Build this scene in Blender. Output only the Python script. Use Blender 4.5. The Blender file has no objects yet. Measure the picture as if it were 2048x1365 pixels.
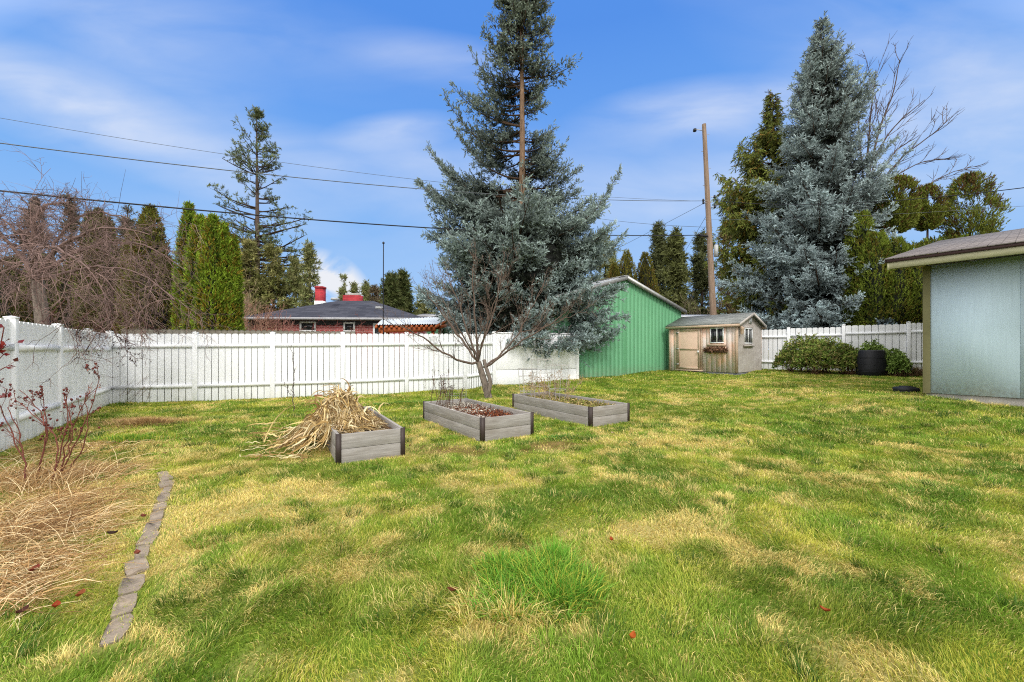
import bpy, math, random
import numpy as np
from mathutils import Vector
random.seed(7)
RNG = np.random.default_rng(11)
scene = bpy.context.scene
col = scene.collection
F = 800.0; CX = 1024.0; HY = 699.0; CH = 1.42      # lens in photo pixels, horizon row, eye height

# ------------------------------------------------------------------ helpers
def W(px, py, Y):
    return np.array([(px-CX)/F*Y, Y, CH-(py-HY)/F*Y])

_h = np.random.default_rng(5).random((256, 256))
def vnoise(x, y):
    x = np.asarray(x, float); y = np.asarray(y, float)
    xi = np.floor(x).astype(int); yi = np.floor(y).astype(int)
    fx = x-xi; fy = y-yi
    fx = fx*fx*(3-2*fx); fy = fy*fy*(3-2*fy)
    a = _h[xi % 256, yi % 256]; b = _h[(xi+1) % 256, yi % 256]
    c = _h[xi % 256, (yi+1) % 256]; d = _h[(xi+1) % 256, (yi+1) % 256]
    return (a*(1-fx)+b*fx)*(1-fy)+(c*(1-fx)+d*fx)*fy
def fbm(x, y, o=4):
    s = 0; a = .5; t = 0
    for k in range(o):
        s = s+a*vnoise(x*2**k+17.3*k, y*2**k+9.1*k); t += a; a *= .5
    return s/t
def sstep(a, b, x):
    t = np.clip((x-a)/(b-a), 0, 1); return t*t*(3-2*t)

GC = np.array([(-7, 5.5, 0), (-10.4, 10.4, 0), (-8.7, 11, .0), (-5, 12.1, .02), (-1.7, 13.2, .08), (-.6, 13.6, .22), (2.4, 14.8, .34), (7, 17.7, .46),
               (8.8, 15.4, .40), (10.7, 17, .52), (11.5, 17.9, .5), (13.5, 16.4, .52), (15.2, 15, .58), (8.86, 8.6, .40),
               (9.7, 7.4, .31), (0, 0, 0), (-2, 6, 0), (0, 8, 0), (2, 8, .0), (5, 3, .03), (0, 4, 0), (-.7, 11.1, .06), (-4, 3, 0), (-4, 9, 0),
               (4, 10, .12), (5, 7, .08), (12.4, 14.4, .45), (9.4, 9.5, .42), (11, 4, .2), (-12, 4, 0), (-14, 14, 0), (0, 22, .3), (14, 24, .6),
               (30, 30, .6), (-30, 30, .2), (0, -20, 0), (3, 12, .16), (6, 13.5, .3), (0, 10, .03)])
def gz(x, y):
    x = np.asarray(x, float); y = np.asarray(y, float)
    num = 0; den = 0
    for (a, b, c) in GC:
        w = 1/((x-a)**2+(y-b)**2+.5)**2
        num = num+w*c; den = den+w
    return num/den
def gzb(x, y):
    return gz(x, y)+.035*(fbm(np.asarray(x)*1.6+40, np.asarray(y)*1.6+40, 3)-.5)

def G(px, py):
    """the ground point seen at a pixel of the photo"""
    Y = CH*F/(py-HY)
    for _ in range(25):
        Y = .5*Y+.5*(CH-float(gz((px-CX)/F*Y, Y)))*F/(py-HY)
    x = (px-CX)/F*Y
    return np.array([x, Y, float(gz(x, Y))])

WL = {}
def tag(o, label=None, cat=None, group=None, kind=None):
    if label: o['label'] = label
    if cat: o['category'] = cat
    if group: o['group'] = group
    if kind: o['kind'] = kind
    return o
def thing(name, loc, label, cat, group=None):
    o = bpy.data.objects.new(name, None); col.objects.link(o)
    o.empty_display_size = .2
    o.location = tuple(float(v) for v in loc); WL[o.name] = np.array(loc, float)
    return tag(o, label, cat, group)

class Soup:
    def __init__(s): s.V = []; s.F3 = []; s.F4 = []; s.C = []; s.n = 0
    def add(s, V, F, C=None):
        V = np.asarray(V, float).reshape(-1, 3); F = np.asarray(F, int)
        if len(V) == 0: return s
        if F.shape[1] == 3: s.F3.append(F+s.n)
        else: s.F4.append(F+s.n)
        s.V.append(V)
        if C is None: C = np.full((len(V), 3), .5)
        C = np.asarray(C, float)
        if C.ndim == 1: C = np.tile(C, (len(V), 1))
        s.C.append(C); s.n += len(V); return s
    def box(s, o, ud, u0, u1, w0, w1, z0, z1, C=None):
        o = np.array([o[0], o[1]], float); ud = np.array(ud[:2], float); ud = ud/np.linalg.norm(ud)
        wd = np.array([-ud[1], ud[0]])
        V = []
        for z in (z0, z1):
            for (u, w) in ((u0, w0), (u1, w0), (u1, w1), (u0, w1)):
                p = o+ud*u+wd*w; V.append((p[0], p[1], z))
        return s.add(V, [(0, 3, 2, 1), (4, 5, 6, 7), (0, 1, 5, 4), (1, 2, 6, 5), (2, 3, 7, 6), (3, 0, 4, 7)], C)
    def hexa(s, P, C=None):
        return s.add(P, [(0, 3, 2, 1), (4, 5, 6, 7), (0, 1, 5, 4), (1, 2, 6, 5), (2, 3, 7, 6), (3, 0, 4, 7)], C)
    def slab(s, a, b, c, d, t, C=None):
        P = [np.array(p, float) for p in (a, b, c, d)]
        return s.hexa([p-np.array([0, 0, t]) for p in P]+P, C)
    def poly(s, pts, C=None):
        n = len(pts); return s.add(pts, [(0, i, i+1) for i in range(1, n-1)], C)
    def prism(s, pts, ext, C=None):
        pts = np.array(pts, float); ext = np.array(ext, float); n = len(pts)
        s.poly(pts, C); s.poly(pts+ext, C)
        V = np.vstack([pts, pts+ext])
        return s.add(V, [(i, (i+1) % n, (i+1) % n+n, i+n) for i in range(n)], C)
    def tube(s, pts, r, sides=6, C=None):
        pts = np.array(pts, float)[None]; n = pts.shape[1]
        R = np.broadcast_to(np.asarray(r, float), (n,))[None]
        V, Q = tubes(pts, R, sides); return s.add(V, Q, C)
    def lathe(s, c, prof, sides=20, C=None, sx=1, sy=1, rot=0):
        a = np.linspace(0, 2*np.pi, sides, endpoint=False); V = []
        for (r, z) in prof:
            X = np.cos(a)*r*sx; Y = np.sin(a)*r*sy
            V.append(np.stack([c[0]+X*math.cos(rot)-Y*math.sin(rot), c[1]+X*math.sin(rot)+Y*math.cos(rot), np.full(sides, c[2]+z)], 1))
        Fq = []
        for k in range(len(prof)-1):
            for i in range(sides):
                j = (i+1) % sides; Fq.append((k*sides+i, k*sides+j, (k+1)*sides+j, (k+1)*sides+i))
        return s.add(np.vstack(V), Fq, C)
    def build(s, name, mat, parent=None, smooth=False, bevel=0, kind=None, label=None, loc=None):
        V = np.vstack(s.V); C = np.vstack(s.C)
        if parent is not None: L = WL[parent.name]
        elif loc is not None: L = np.array(loc, float)
        else: L = np.array([V[:, 0].mean(), V[:, 1].mean(), V[:, 2].min()])
        if kind == 'structure': L = np.zeros(3)
        V = V-L
        me = bpy.data.meshes.new(name)
        f3 = np.vstack(s.F3) if s.F3 else np.zeros((0, 3), int); f4 = np.vstack(s.F4) if s.F4 else np.zeros((0, 4), int)
        nl = f3.size+f4.size
        me.vertices.add(len(V)); me.vertices.foreach_set('co', V.astype(np.float32).ravel())
        me.loops.add(nl); me.loops.foreach_set('vertex_index', np.concatenate([f3.ravel(), f4.ravel()]).astype(np.int32))
        me.polygons.add(len(f3)+len(f4))
        ls = np.concatenate([np.arange(len(f3))*3, f3.size+np.arange(len(f4))*4]).astype(np.int32)
        me.polygons.foreach_set('loop_start', ls)
        if smooth: me.polygons.foreach_set('use_smooth', np.ones(len(ls), bool))
        me.update(calc_edges=True); me.validate()
        ca = me.color_attributes.new('col', 'FLOAT_COLOR', 'POINT')
        cc = np.ones((len(V), 4), np.float32); cc[:, :3] = C
        ca.data.foreach_set('color', cc.ravel())
        me.materials.append(mat)
        o = bpy.data.objects.new(name, me); col.objects.link(o)
        if parent is not None: o.parent = parent; WL[o.name] = L
        else: o.location = tuple(L); WL[o.name] = L
        if bevel:
            b = o.modifiers.new('bevel', 'BEVEL'); b.width = bevel; b.segments = 2; b.limit_method = 'ANGLE'
        if kind: o['kind'] = kind
        if label: o['label'] = label
        return o

def norm(v): return v/np.maximum(np.linalg.norm(v, axis=-1, keepdims=True), 1e-9)
def tubes(P, R, sides=5):
    m, n, _ = P.shape
    T = norm(np.gradient(P, axis=1))
    ref = np.where(np.abs(norm(P[:, -1]-P[:, 0])[:, 2:3]) > .8, np.array([[1., 0.1, 0]]), np.array([[0, 0.1, 1.]]))[:, None, :]
    U = norm(np.cross(T, np.broadcast_to(ref, T.shape))); Vv = np.cross(T, U)
    a = np.arange(sides)*2*np.pi/sides
    ring = P[:, :, None, :]+R[:, :, None, None]*(np.cos(a)[None, None, :, None]*U[:, :, None, :]+np.sin(a)[None, None, :, None]*Vv[:, :, None, :])
    V = ring.reshape(-1, 3)
    b = (np.arange(m)*n*sides)[:, None, None]+(np.arange(n-1)*sides)[None, :, None]
    i = np.arange(sides)[None, None, :]; j = (i+1) % sides
    Q = np.stack([b+i, b+j, b+sides+j, b+sides+i], -1).reshape(-1, 4)
    return V, Q
def ribbons(P, Wd, N=None, rng=RNG):
    m, n, _ = P.shape
    T = norm(np.gradient(P, axis=1))
    if N is None: N = norm(rng.normal(size=(m, 1, 3))+np.array([0, 0, .6]))
    S = norm(np.cross(T, np.broadcast_to(N, T.shape)))
    V = np.stack([P-S*Wd[..., None]/2, P+S*Wd[..., None]/2], 2).reshape(-1, 3)
    b = (np.arange(m)*n*2)[:, None]+(np.arange(n-1)*2)[None, :]
    Q = np.stack([b, b+1, b+3, b+2], -1).reshape(-1, 4)
    return V, Q

def resample(pts, n):
    pts = np.array(pts, float); d = np.r_[0, np.cumsum(np.linalg.norm(np.diff(pts, axis=0), axis=1))]
    t = np.linspace(0, d[-1], n)
    P = np.stack([np.interp(t, d, pts[:, k]) for k in range(3)], 1)
    for _ in range(2): P[1:-1] = .25*P[:-2]+.5*P[1:-1]+.25*P[2:]
    return P
def sprout(P, R, per, t0, t1, ang, Lf, rr, n, wig, trop, rng=RNG, absL=None, rmin=.003, flat=0.):
    m, k, _ = P.shape
    idx = np.repeat(np.arange(m), per); c = len(idx)
    t = rng.uniform(t0, t1, c); f = t*(k-1); i = np.minimum(f.astype(int), k-2); fr = (f-i)[:, None]
    A = P[idx, i]; B = P[idx, i+1]; S = A*(1-fr)+B*fr; T = norm(B-A)
    Rd = R[idx, i]*(1-fr[:, 0])+R[idx, i+1]*fr[:, 0]
    PL = np.linalg.norm(np.diff(P, axis=1), axis=2).sum(1)[idx]
    q = rng.normal(size=(c, 3)); q[:, 2] *= (1-flat); pp = norm(q-(q*T).sum(1, keepdims=True)*T)
    a = ang*rng.uniform(.65, 1.3, c)[:, None]
    D = norm(T*np.cos(a)+pp*np.sin(a))
    L = (PL*Lf*rng.uniform(.5, 1.15, c)*(1-.45*t)) if absL is None else rng.uniform(absL[0], absL[1], c)
    out = np.zeros((c, n, 3)); out[:, 0] = S; st = (L/(n-1))[:, None]
    for j in range(1, n):
        D = norm(D+wig*rng.normal(size=(c, 3))+np.array(trop))
        out[:, j] = out[:, j-1]+D*st
    r0 = np.maximum(Rd*rr*rng.uniform(.7, 1.1, c), rmin)
    return out, r0[:, None]*np.linspace(1, .35, n)[None, :]+0

def needles(P, D, L, C, k=9, ang=.9, nl=.38, w=.085, rng=RNG, tipc=1.15, fan=None):
    """shoots: k needle triangles round each axis"""
    m = len(P)
    q = rng.normal(size=(m, k, 3)); Dk = D[:, None, :]
    pp = norm(q-(q*Dk).sum(-1, keepdims=True)*Dk)
    t = np.linspace(.0, .9, k)[None, :]+rng.uniform(-.05, .08, (m, k))
    a = ang*(1-.45*t)*rng.uniform(.7, 1.2, (m, k))
    nd = norm(Dk*np.cos(a)[..., None]+pp*np.sin(a)[..., None])
    B = P[:, None, :]+Dk*(t*L[:, None])[..., None]
    ln = (L[:, None]*nl*rng.uniform(.7, 1.25, (m, k)))[..., None]
    s = norm(np.cross(nd, rng.normal(size=(m, k, 3))))*(L[:, None, None]*w*.5)
    V = np.stack([B-s, B+s, B+nd*ln], 2).reshape(-1, 3)
    cj = (C[:, None, :]*rng.uniform(.8, 1.2, (m, k))[..., None])
    Cc = np.stack([cj*.8, cj*.8, cj*tipc], 2).reshape(-1, 3)
    return V, np.arange(len(V)).reshape(-1, 3), Cc
def leaves(P, D, L, Wd, C, rng=RNG, fold=.25):
    """pointed leaves: four corners each"""
    m = len(P); s = norm(np.cross(D, rng.normal(size=(m, 3))))
    up = np.cross(s, D)
    M = P+D*(L*.45)[:, None]; T = P+D*L[:, None]-up*(L*fold)[:, None]
    V = np.stack([P, M+s*(Wd/2)[:, None], T, M-s*(Wd/2)[:, None]], 1).reshape(-1, 3)
    Cc = np.repeat(C, 4, 0)
    return V, np.arange(len(V)).reshape(-1, 4), Cc

def lin(r, g, b):
    f = lambda c: ((c/255+.055)/1.055)**2.4 if c > 10 else c/255/12.92
    return np.array([f(r), f(g), f(b)])

# ------------------------------------------------------------------ materials
def newmat(name):
    m = bpy.data.materials.new(name); m.use_nodes = True
    nt = m.node_tree; b = nt.nodes['Principled BSDF']; b.inputs['Roughness'].default_value = .7
    b.inputs['Specular IOR Level'].default_value = .25
    return m, nt, b
def nd(nt, t, **k):
    n = nt.nodes.new(t)
    for a, v in k.items(): setattr(n, a, v)
    return n
def pos(nt): return nd(nt, 'ShaderNodeNewGeometry').outputs['Position']
def mapped(nt, src, sc, rot=(0, 0, 0)):
    m = nd(nt, 'ShaderNodeMapping'); m.inputs['Scale'].default_value = sc; m.inputs['Rotation'].default_value = rot
    nt.links.new(src, m.inputs['Vector']); return m.outputs[0]
def noise(nt, vec, s, det=5, rough=.6):
    n = nd(nt, 'ShaderNodeTexNoise'); n.inputs['Scale'].default_value = s; n.inputs['Detail'].default_value = det
    n.inputs['Roughness'].default_value = rough
    nt.links.new(vec, n.inputs['Vector']); return n.outputs[0]
def ramp(nt, src, stops):
    r = nd(nt, 'ShaderNodeValToRGB'); el = r.color_ramp.elements
    while len(el) < len(stops): el.new(.5)
    for e, (p, c) in zip(el, stops):
        e.position = p; e.color = (*(tuple(c) if hasattr(c, '__len__') else (c, c, c)), 1)
    nt.links.new(src, r.inputs[0]); return r.outputs[0]
def mix(nt, f, a, b, mode='MIX'):
    m = nd(nt, 'ShaderNodeMix', data_type='RGBA', blend_type=mode)
    for sock, v in ((m.inputs[0], f), (m.inputs[6], a), (m.inputs[7], b)):
        if isinstance(v, (int, float)): sock.default_value = v
        elif isinstance(v, (tuple, list, np.ndarray)): sock.default_value = (*tuple(float(q) for q in v), 1)
        else: nt.links.new(v, sock)
    return m.outputs[2]
def math_(nt, op, a, b=None, clamp=False):
    m = nd(nt, 'ShaderNodeMath', operation=op); m.use_clamp = clamp
    for i, v in enumerate((a, b)):
        if v is None: continue
        if isinstance(v, (int, float)): m.inputs[i].default_value = v
        else: nt.links.new(v, m.inputs[i])
    return m.outputs[0]
def bump(nt, b, h, st=.3, dist=.02):
    n = nd(nt, 'ShaderNodeBump'); n.inputs['Strength'].default_value = st; n.inputs['Distance'].default_value = dist
    nt.links.new(h, n.inputs['Height']); nt.links.new(n.outputs[0], b.inputs['Normal'])
def dotv(nt, v, d):
    n = nd(nt, 'ShaderNodeVectorMath', operation='DOT_PRODUCT'); nt.links.new(v, n.inputs[0]); n.inputs[1].default_value = d
    return n.outputs['Value']
def comb(nt, x, y, z=0.):
    c = nd(nt, 'ShaderNodeCombineXYZ')
    for i, v in enumerate((x, y, z)):
        if isinstance(v, (int, float)): c.inputs[i].default_value = v
        else: nt.links.new(v, c.inputs[i])
    return c.outputs[0]
def sepz(nt, v):
    s = nd(nt, 'ShaderNodeSeparateXYZ'); nt.links.new(v, s.inputs[0]); return s.outputs

def m_plain(name, c, rough=.7, var=.15, scale=(4, 4, 4), metal=0, bmp=0.):
    m, nt, b = newmat(name); c = np.array(c)
    p = mapped(nt, pos(nt), scale); n = noise(nt, p, 1.5)
    cc = ramp(nt, n, [(.25, c*(1-var)), (.75, np.minimum(c*(1+var), 1))])
    nt.links.new(cc, b.inputs['Base Color']); b.inputs['Roughness'].default_value = rough; b.inputs['Metallic'].default_value = metal
    if bmp: bump(nt, b, noise(nt, p, 12), bmp)
    return m
def m_attr(name, rough=.65, transl=0., spec=.2, fine=0.):
    m, nt, b = newmat(name)
    a = nd(nt, 'ShaderNodeAttribute', attribute_name='col')
    c = a.outputs['Color']
    if fine:
        n = noise(nt, pos(nt), fine, 3); c = mix(nt, 1., c, ramp(nt, n, [(.3, .65), (.7, 1.35)]), 'MULTIPLY')
    nt.links.new(c, b.inputs['Base Color']); b.inputs['Roughness'].default_value = rough
    b.inputs['Specular IOR Level'].default_value = spec
    if transl:
        t = nd(nt, 'ShaderNodeBsdfTranslucent'); nt.links.new(c, t.inputs[0])
        ms = nd(nt, 'ShaderNodeMixShader'); ms.inputs[0].default_value = transl
        nt.links.new(b.outputs[0], ms.inputs[1]); nt.links.new(t.outputs[0], ms.inputs[2])
        nt.links.new(ms.outputs[0], nt.nodes['Material Output'].inputs['Surface'])
    return m
def m_vinyl(name, grime):
    m, nt, b = newmat(name); p = pos(nt)
    n1 = noise(nt, mapped(nt, p, (3, 3, .6)), 1.6, 6, .7)
    n2 = noise(nt, mapped(nt, p, (9, 9, 1.5)), 1, 4, .6)
    g = math_(nt, 'MULTIPLY', ramp(nt, n1, [(.45, 0), (.75, 1)]), ramp(nt, n2, [(.3, .3), (.7, 1)]))
    g = math_(nt, 'MULTIPLY', g, grime)
    zz = sepz(nt, p)[2]
    low = ramp(nt, zz, [(.0, 1), (.4, 0)])
    low = math_(nt, 'MULTIPLY', low, ramp(nt, n2, [(.3, .0), (.7, .5)]))
    c = mix(nt, g, (.88, .89, .91), (.30, .31, .28))
    c = mix(nt, low, c, (.30, .34, .20))
    n3 = noise(nt, mapped(nt, p, (.5, .5, .3)), 1.7, 3)
    c = mix(nt, 1., c, ramp(nt, n3, [(.3, (.94, .94, .945)), (.7, (1, 1, 1))]), 'MULTIPLY')
    nt.links.new(c, b.inputs['Base Color']); b.inputs['Roughness'].default_value = .45
    return m
def m_graywood(name, ca, cb, cc, along='h'):
    m, nt, b = newmat(name); p = pos(nt)
    sc = (2.2, 2.2, 45) if along == 'h' else (30, 30, 1.3)
    g = noise(nt, mapped(nt, p, sc), 1.2, 8, .75)
    big = noise(nt, mapped(nt, p, (1.5, 1.5, 4)), 1.1, 4)
    c = ramp(nt, g, [(.25, ca), (.5, cb), (.72, cc)])
    c = mix(nt, ramp(nt, big, [(.4, 0), (.7, .55)]), c, tuple(np.array(ca)*.8+np.array((.03, .02, .0))))
    kn = nd(nt, 'ShaderNodeTexVoronoi'); kn.inputs['Scale'].default_value = 2.1
    nt.links.new(p, kn.inputs['Vector'])
    c = mix(nt, ramp(nt, kn.outputs['Distance'], [(.03, .8), (.09, 0)]), c, (.06, .035, .02))
    nt.links.new(c, b.inputs['Base Color']); b.inputs['Roughness'].default_value = .85
    bump(nt, b, g, .4, .01); return m
def m_bark(name, a, c, sc=(14, 14, 3)):
    m, nt, b = newmat(name)
    n = noise(nt, mapped(nt, pos(nt), sc), 1.5, 8, .75)
    nt.links.new(ramp(nt, n, [(.3, a), (.65, c)]), b.inputs['Base Color']); b.inputs['Roughness'].default_value = .9
    bump(nt, b, n, .9, .03); return m
def m_shingle(name, ud, vd, ca, cb, cm, row=.14, wid=.3):
    m, nt, b = newmat(name); p = pos(nt)
    v = comb(nt, dotv(nt, p, ud), dotv(nt, p, vd))
    br = nd(nt, 'ShaderNodeTexBrick'); nt.links.new(v, br.inputs['Vector'])
    br.inputs['Scale'].default_value = 1; br.inputs['Brick Width'].default_value = wid; br.inputs['Row Height'].default_value = row
    br.inputs['Mortar Size'].default_value = .008; br.inputs['Mortar Smooth'].default_value = .3
    br.inputs['Color1'].default_value = (*ca, 1); br.inputs['Color2'].default_value = (*cb, 1); br.inputs['Mortar'].default_value = (*cm, 1)
    n = noise(nt, p, 35, 4, .7)
    c = mix(nt, 1., br.outputs[0], ramp(nt, n, [(.3, .7), (.7, 1.3)]), 'MULTIPLY')
    n2 = noise(nt, p, .9, 4, .7)
    c = mix(nt, 1., c, ramp(nt, n2, [(.3, .8), (.7, 1.2)]), 'MULTIPLY')
    nt.links.new(c, b.inputs['Base Color']); b.inputs['Roughness'].default_value = .9
    bump(nt, b, br.outputs[1], -.4, .01); return m
def m_brick(name, ud, ca, cb, cm):
    m, nt, b = newmat(name); p = pos(nt)
    v = comb(nt, dotv(nt, p, ud), sepz(nt, p)[2])
    br = nd(nt, 'ShaderNodeTexBrick'); nt.links.new(v, br.inputs['Vector'])
    br.inputs['Scale'].default_value = 1; br.inputs['Brick Width'].default_value = .3; br.inputs['Row Height'].default_value = .1
    br.inputs['Mortar Size'].default_value = .012
    br.inputs['Color1'].default_value = (*ca, 1); br.inputs['Color2'].default_value = (*cb, 1); br.inputs['Mortar'].default_value = (*cm, 1)
    n = noise(nt, p, 2, 4)
    nt.links.new(mix(nt, 1., br.outputs[0], ramp(nt, n, [(.3, .75), (.7, 1.2)]), 'MULTIPLY'), b.inputs['Base Color']); return m

M = {}
M['leaf'] = m_attr('foliage', .6, .12)
M['grass'] = m_attr('grass_blades', .6, .3, .25)
M['straw'] = m_attr('dry_straw', .8, .15, .1)
M['twig'] = m_attr('twig_bark', .85)
M['vinyl'] = m_vinyl('white_vinyl', .06)
M['vinyl_old'] = m_vinyl('stained_vinyl', .35)
M['bed'] = m_graywood('weathered_board', (.17, .15, .135), (.30, .28, .26), (.43, .405, .38))
M['bed_dark'] = m_plain('dark_bracket', (.045, .032, .028), .5)
M['spruce_bark'] = m_bark('spruce_bark', (.07, .045, .03), (.30, .19, .12))
M['dark_bark'] = m_bark('dark_bark', (.03, .022, .018), (.14, .10, .08))
M['grey_bark'] = m_bark('grey_bark', (.05, .04, .035), (.27, .22, .18), (9, 9, 3))
M['pole'] = m_bark('pole_wood', (.13, .08, .055), (.36, .26, .19), (20, 20, .7))
M['white'] = m_plain('white_trim', (.75, .76, .76), .5, .06)
M['black'] = m_plain('black_plastic', (.02, .02, .024), .5, .3, (8, 8, 8), bmp=.2)
M['wire'] = m_plain('black_cable', (.012, .012, .014), .5)
M['greywire'] = m_plain('grey_cable', (.10, .11, .12), .5)
M['steel'] = m_plain('galvanised_steel', (.38, .38, .37), .45, .2, metal=.6)
M['rustwire'] = m_plain('cage_wire', (.42, .40, .37), .6, .25)
M['glass'] = m_plain('window_glass', (.02, .022, .026), .06, .3); M['glass'].node_tree.nodes['Principled BSDF'].inputs['Specular IOR Level'].default_value = .6

# ------------------------------------------------------------------ camera, sun, sky
cam = bpy.data.cameras.new('camera'); co = bpy.data.objects.new('camera', cam); col.objects.link(co)
cam.sensor_width = 36; cam.lens = F/2048*36; cam.clip_end = 5000; cam.clip_start = .05
cam.shift_y = (HY-682.5)/2048
co.location = (0, 0, CH); co.rotation_euler = (math.radians(90), 0, 0); scene.camera = co
SUN_EL = math.radians(46); SUN_AZ = math.radians(168)     # azimuth clockwise from +Y: behind the camera, a little to the right
sd = bpy.data.lights.new('sun', 'SUN'); sd.energy = 2.1; sd.angle = math.radians(11); sd.color = (1, .965, .915)
so = bpy.data.objects.new('sun', sd); col.objects.link(so)
dirv = Vector((math.sin(SUN_AZ)*math.cos(SUN_EL), math.cos(SUN_AZ)*math.cos(SUN_EL), math.sin(SUN_EL)))
so.rotation_euler = dirv.to_track_quat('Z', 'Y').to_euler(); so.location = (0, -10, 20)
world = bpy.data.worlds.new('World'); scene.world = world; world.use_nodes = True
nt = world.node_tree; bg = nt.nodes['Background']
sky = nd(nt, 'ShaderNodeTexSky', sky_type='NISHITA'); sky.sun_disc = False
sky.sun_elevation = SUN_EL; sky.sun_rotation = SUN_AZ; sky.air_density = 1.0; sky.dust_density = .3; sky.ozone_density = 3.0
tc = nd(nt, 'ShaderNodeTexCoord').outputs['Generated']
sx, sy, sz = sepz(nt, tc)[:3]
yy = math_(nt, 'MAXIMUM', sy, .06)
u = math_(nt, 'DIVIDE', sx, yy); v = math_(nt, 'DIVIDE', sz, yy)
skyc = mix(nt, 1., sky.outputs[0], (.1, .1, .1), 'MULTIPLY')
# clear blue of this sky: deep overhead, pale at the horizon
elev = math_(nt, 'DIVIDE', v, math_(nt, 'SQRT', math_(nt, 'ADD', math_(nt, 'MULTIPLY', u, u), 1.)))
grad = ramp(nt, elev, [(0, lin(182, 214, 248)), (.12, lin(160, 202, 250)), (.30, lin(132, 185, 248)), (.55, lin(106, 165, 244)), (.8, lin(88, 149, 237))])
base = mix(nt, .05, grad, skyc)
uv = comb(nt, u, v)
def wisp(cu, cv, ru, rv, rot, amt, seed, stretch=4., thr=(.38, .72), nsc=2.6):
    m1 = nd(nt, 'ShaderNodeMapping', vector_type='TEXTURE')
    m1.inputs['Location'].default_value = (cu, cv, 0); m1.inputs['Rotation'].default_value = (0, 0, rot); m1.inputs['Scale'].default_value = (ru, rv, 1)
    nt.links.new(uv, m1.inputs['Vector'])
    ln = nd(nt, 'ShaderNodeVectorMath', operation='LENGTH'); nt.links.new(m1.outputs[0], ln.inputs[0])
    env = ramp(nt, ln.outputs['Value'], [(0, 1), (.45, .6), (1, 0)])
    nn = noise(nt, mapped(nt, m1.outputs[0], (1., 1.*stretch*rv/ru+.6, 1)), 1., 1) if False else None
    m2 = nd(nt, 'ShaderNodeMapping'); m2.inputs['Rotation'].default_value = (0, 0, -rot); m2.inputs['Scale'].default_value = (1., stretch, 1); m2.inputs['Location'].default_value = (seed, seed*.7, 0)
    nt.links.new(uv, m2.inputs['Vector'])
    n = nd(nt, 'ShaderNodeTexNoise'); n.inputs['Scale'].default_value = nsc; n.inputs['Detail'].default_value = 7; n.inputs['Roughness'].default_value = .52; n.inputs['Distortion'].default_value = .5
    nt.links.new(m2.outputs[0], n.inputs['Vector'])
    return math_(nt, 'MULTIPLY', math_(nt, 'MULTIPLY', env, ramp(nt, n.outputs[0], [(thr[0], 0), (thr[1], 1)])), amt)
def uvp(px, py): return (px-CX)/F, (HY-py)/F
wl = []
for (px, py, ru, rv, rot, amt, sd_) in ((120, 205, .62, .13, -.38, .95, 1.), (790, 262, .20, .055, .1, .85, 2.2), (1420, 225, .40, .10, .12, .95, 3.1),
                                   (880, 120, .3, .08, -.15, .5, 4.), (330, 300, .6, .09, -.45, .65, 5.5), (1900, 250, .6, .32, .15, .95, 6.3), (250, 90, .5, .2, -.5, .45, 11.), (640, 330, .7, .1, -.25, .5, 13.), (1250, 380, .8, .14, -.1, .4, 14.),
                                   (1750, 60, .6, .25, -.3, .35, 7.7), (1000, 430, 1.3, .25, 0., .35, 8.), (1600, 330, .6, .12, .2, .5, 9.), (450, 60, .8, .15, -.2, .3, 9.5),
                                   (860, 320, .25, .06, -.2, .45, 10.)):
    a, b_ = uvp(px, py); wl.append(wisp(a, b_, ru, rv, rot, amt, sd_, 3.2, (.22, .78)))
cl = wl[0]
for w_ in wl[1:]: cl = math_(nt, 'ADD', cl, w_)
cl = math_(nt, 'MINIMUM', cl, .85)
c1 = mix(nt, cl, base, lin(220, 230, 250))
# a low white cumulus over the horizon
a, b_ = uvp(668, 580)
cu = wisp(a, b_, .13, .085, -.75, 2.6, 12., 1., (.36, .56), 11.); cu = math_(nt, 'MINIMUM', cu, 1.)
c2 = mix(nt, cu, c1, lin(236, 239, 246))
a, b_ = uvp(1240, 560)
# unseen bright cloud added behind, above and beside the view for fill light
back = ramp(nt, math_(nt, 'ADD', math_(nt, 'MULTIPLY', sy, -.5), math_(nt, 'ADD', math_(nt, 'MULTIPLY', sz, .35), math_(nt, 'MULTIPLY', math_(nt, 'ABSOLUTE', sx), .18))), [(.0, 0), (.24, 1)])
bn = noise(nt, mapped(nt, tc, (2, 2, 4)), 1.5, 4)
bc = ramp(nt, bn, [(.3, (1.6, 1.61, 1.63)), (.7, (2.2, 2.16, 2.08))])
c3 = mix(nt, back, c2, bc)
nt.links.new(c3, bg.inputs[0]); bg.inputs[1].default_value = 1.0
scene.view_settings.view_transform = 'Standard'; scene.view_settings.look = 'None'; scene.view_settings.exposure = 0
scene.render.engine = 'CYCLES'
cy = scene.cycles; cy.max_bounces = 5; cy.diffuse_bounces = 3; cy.glossy_bounces = 2; cy.transmission_bounces = 3; cy.transparent_max_bounces = 4
cy.caustics_reflective = False; cy.caustics_refractive = False; cy.use_adaptive_sampling = False
cy.use_denoising = False; cy.filter_width = 1.1; cy.sample_clamp_indirect = 4.0; cy.adaptive_threshold = .01; cy.use_light_tree = False; world.cycles.sampling_method = 'MANUAL'; world.cycles.sample_map_resolution = 512

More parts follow.
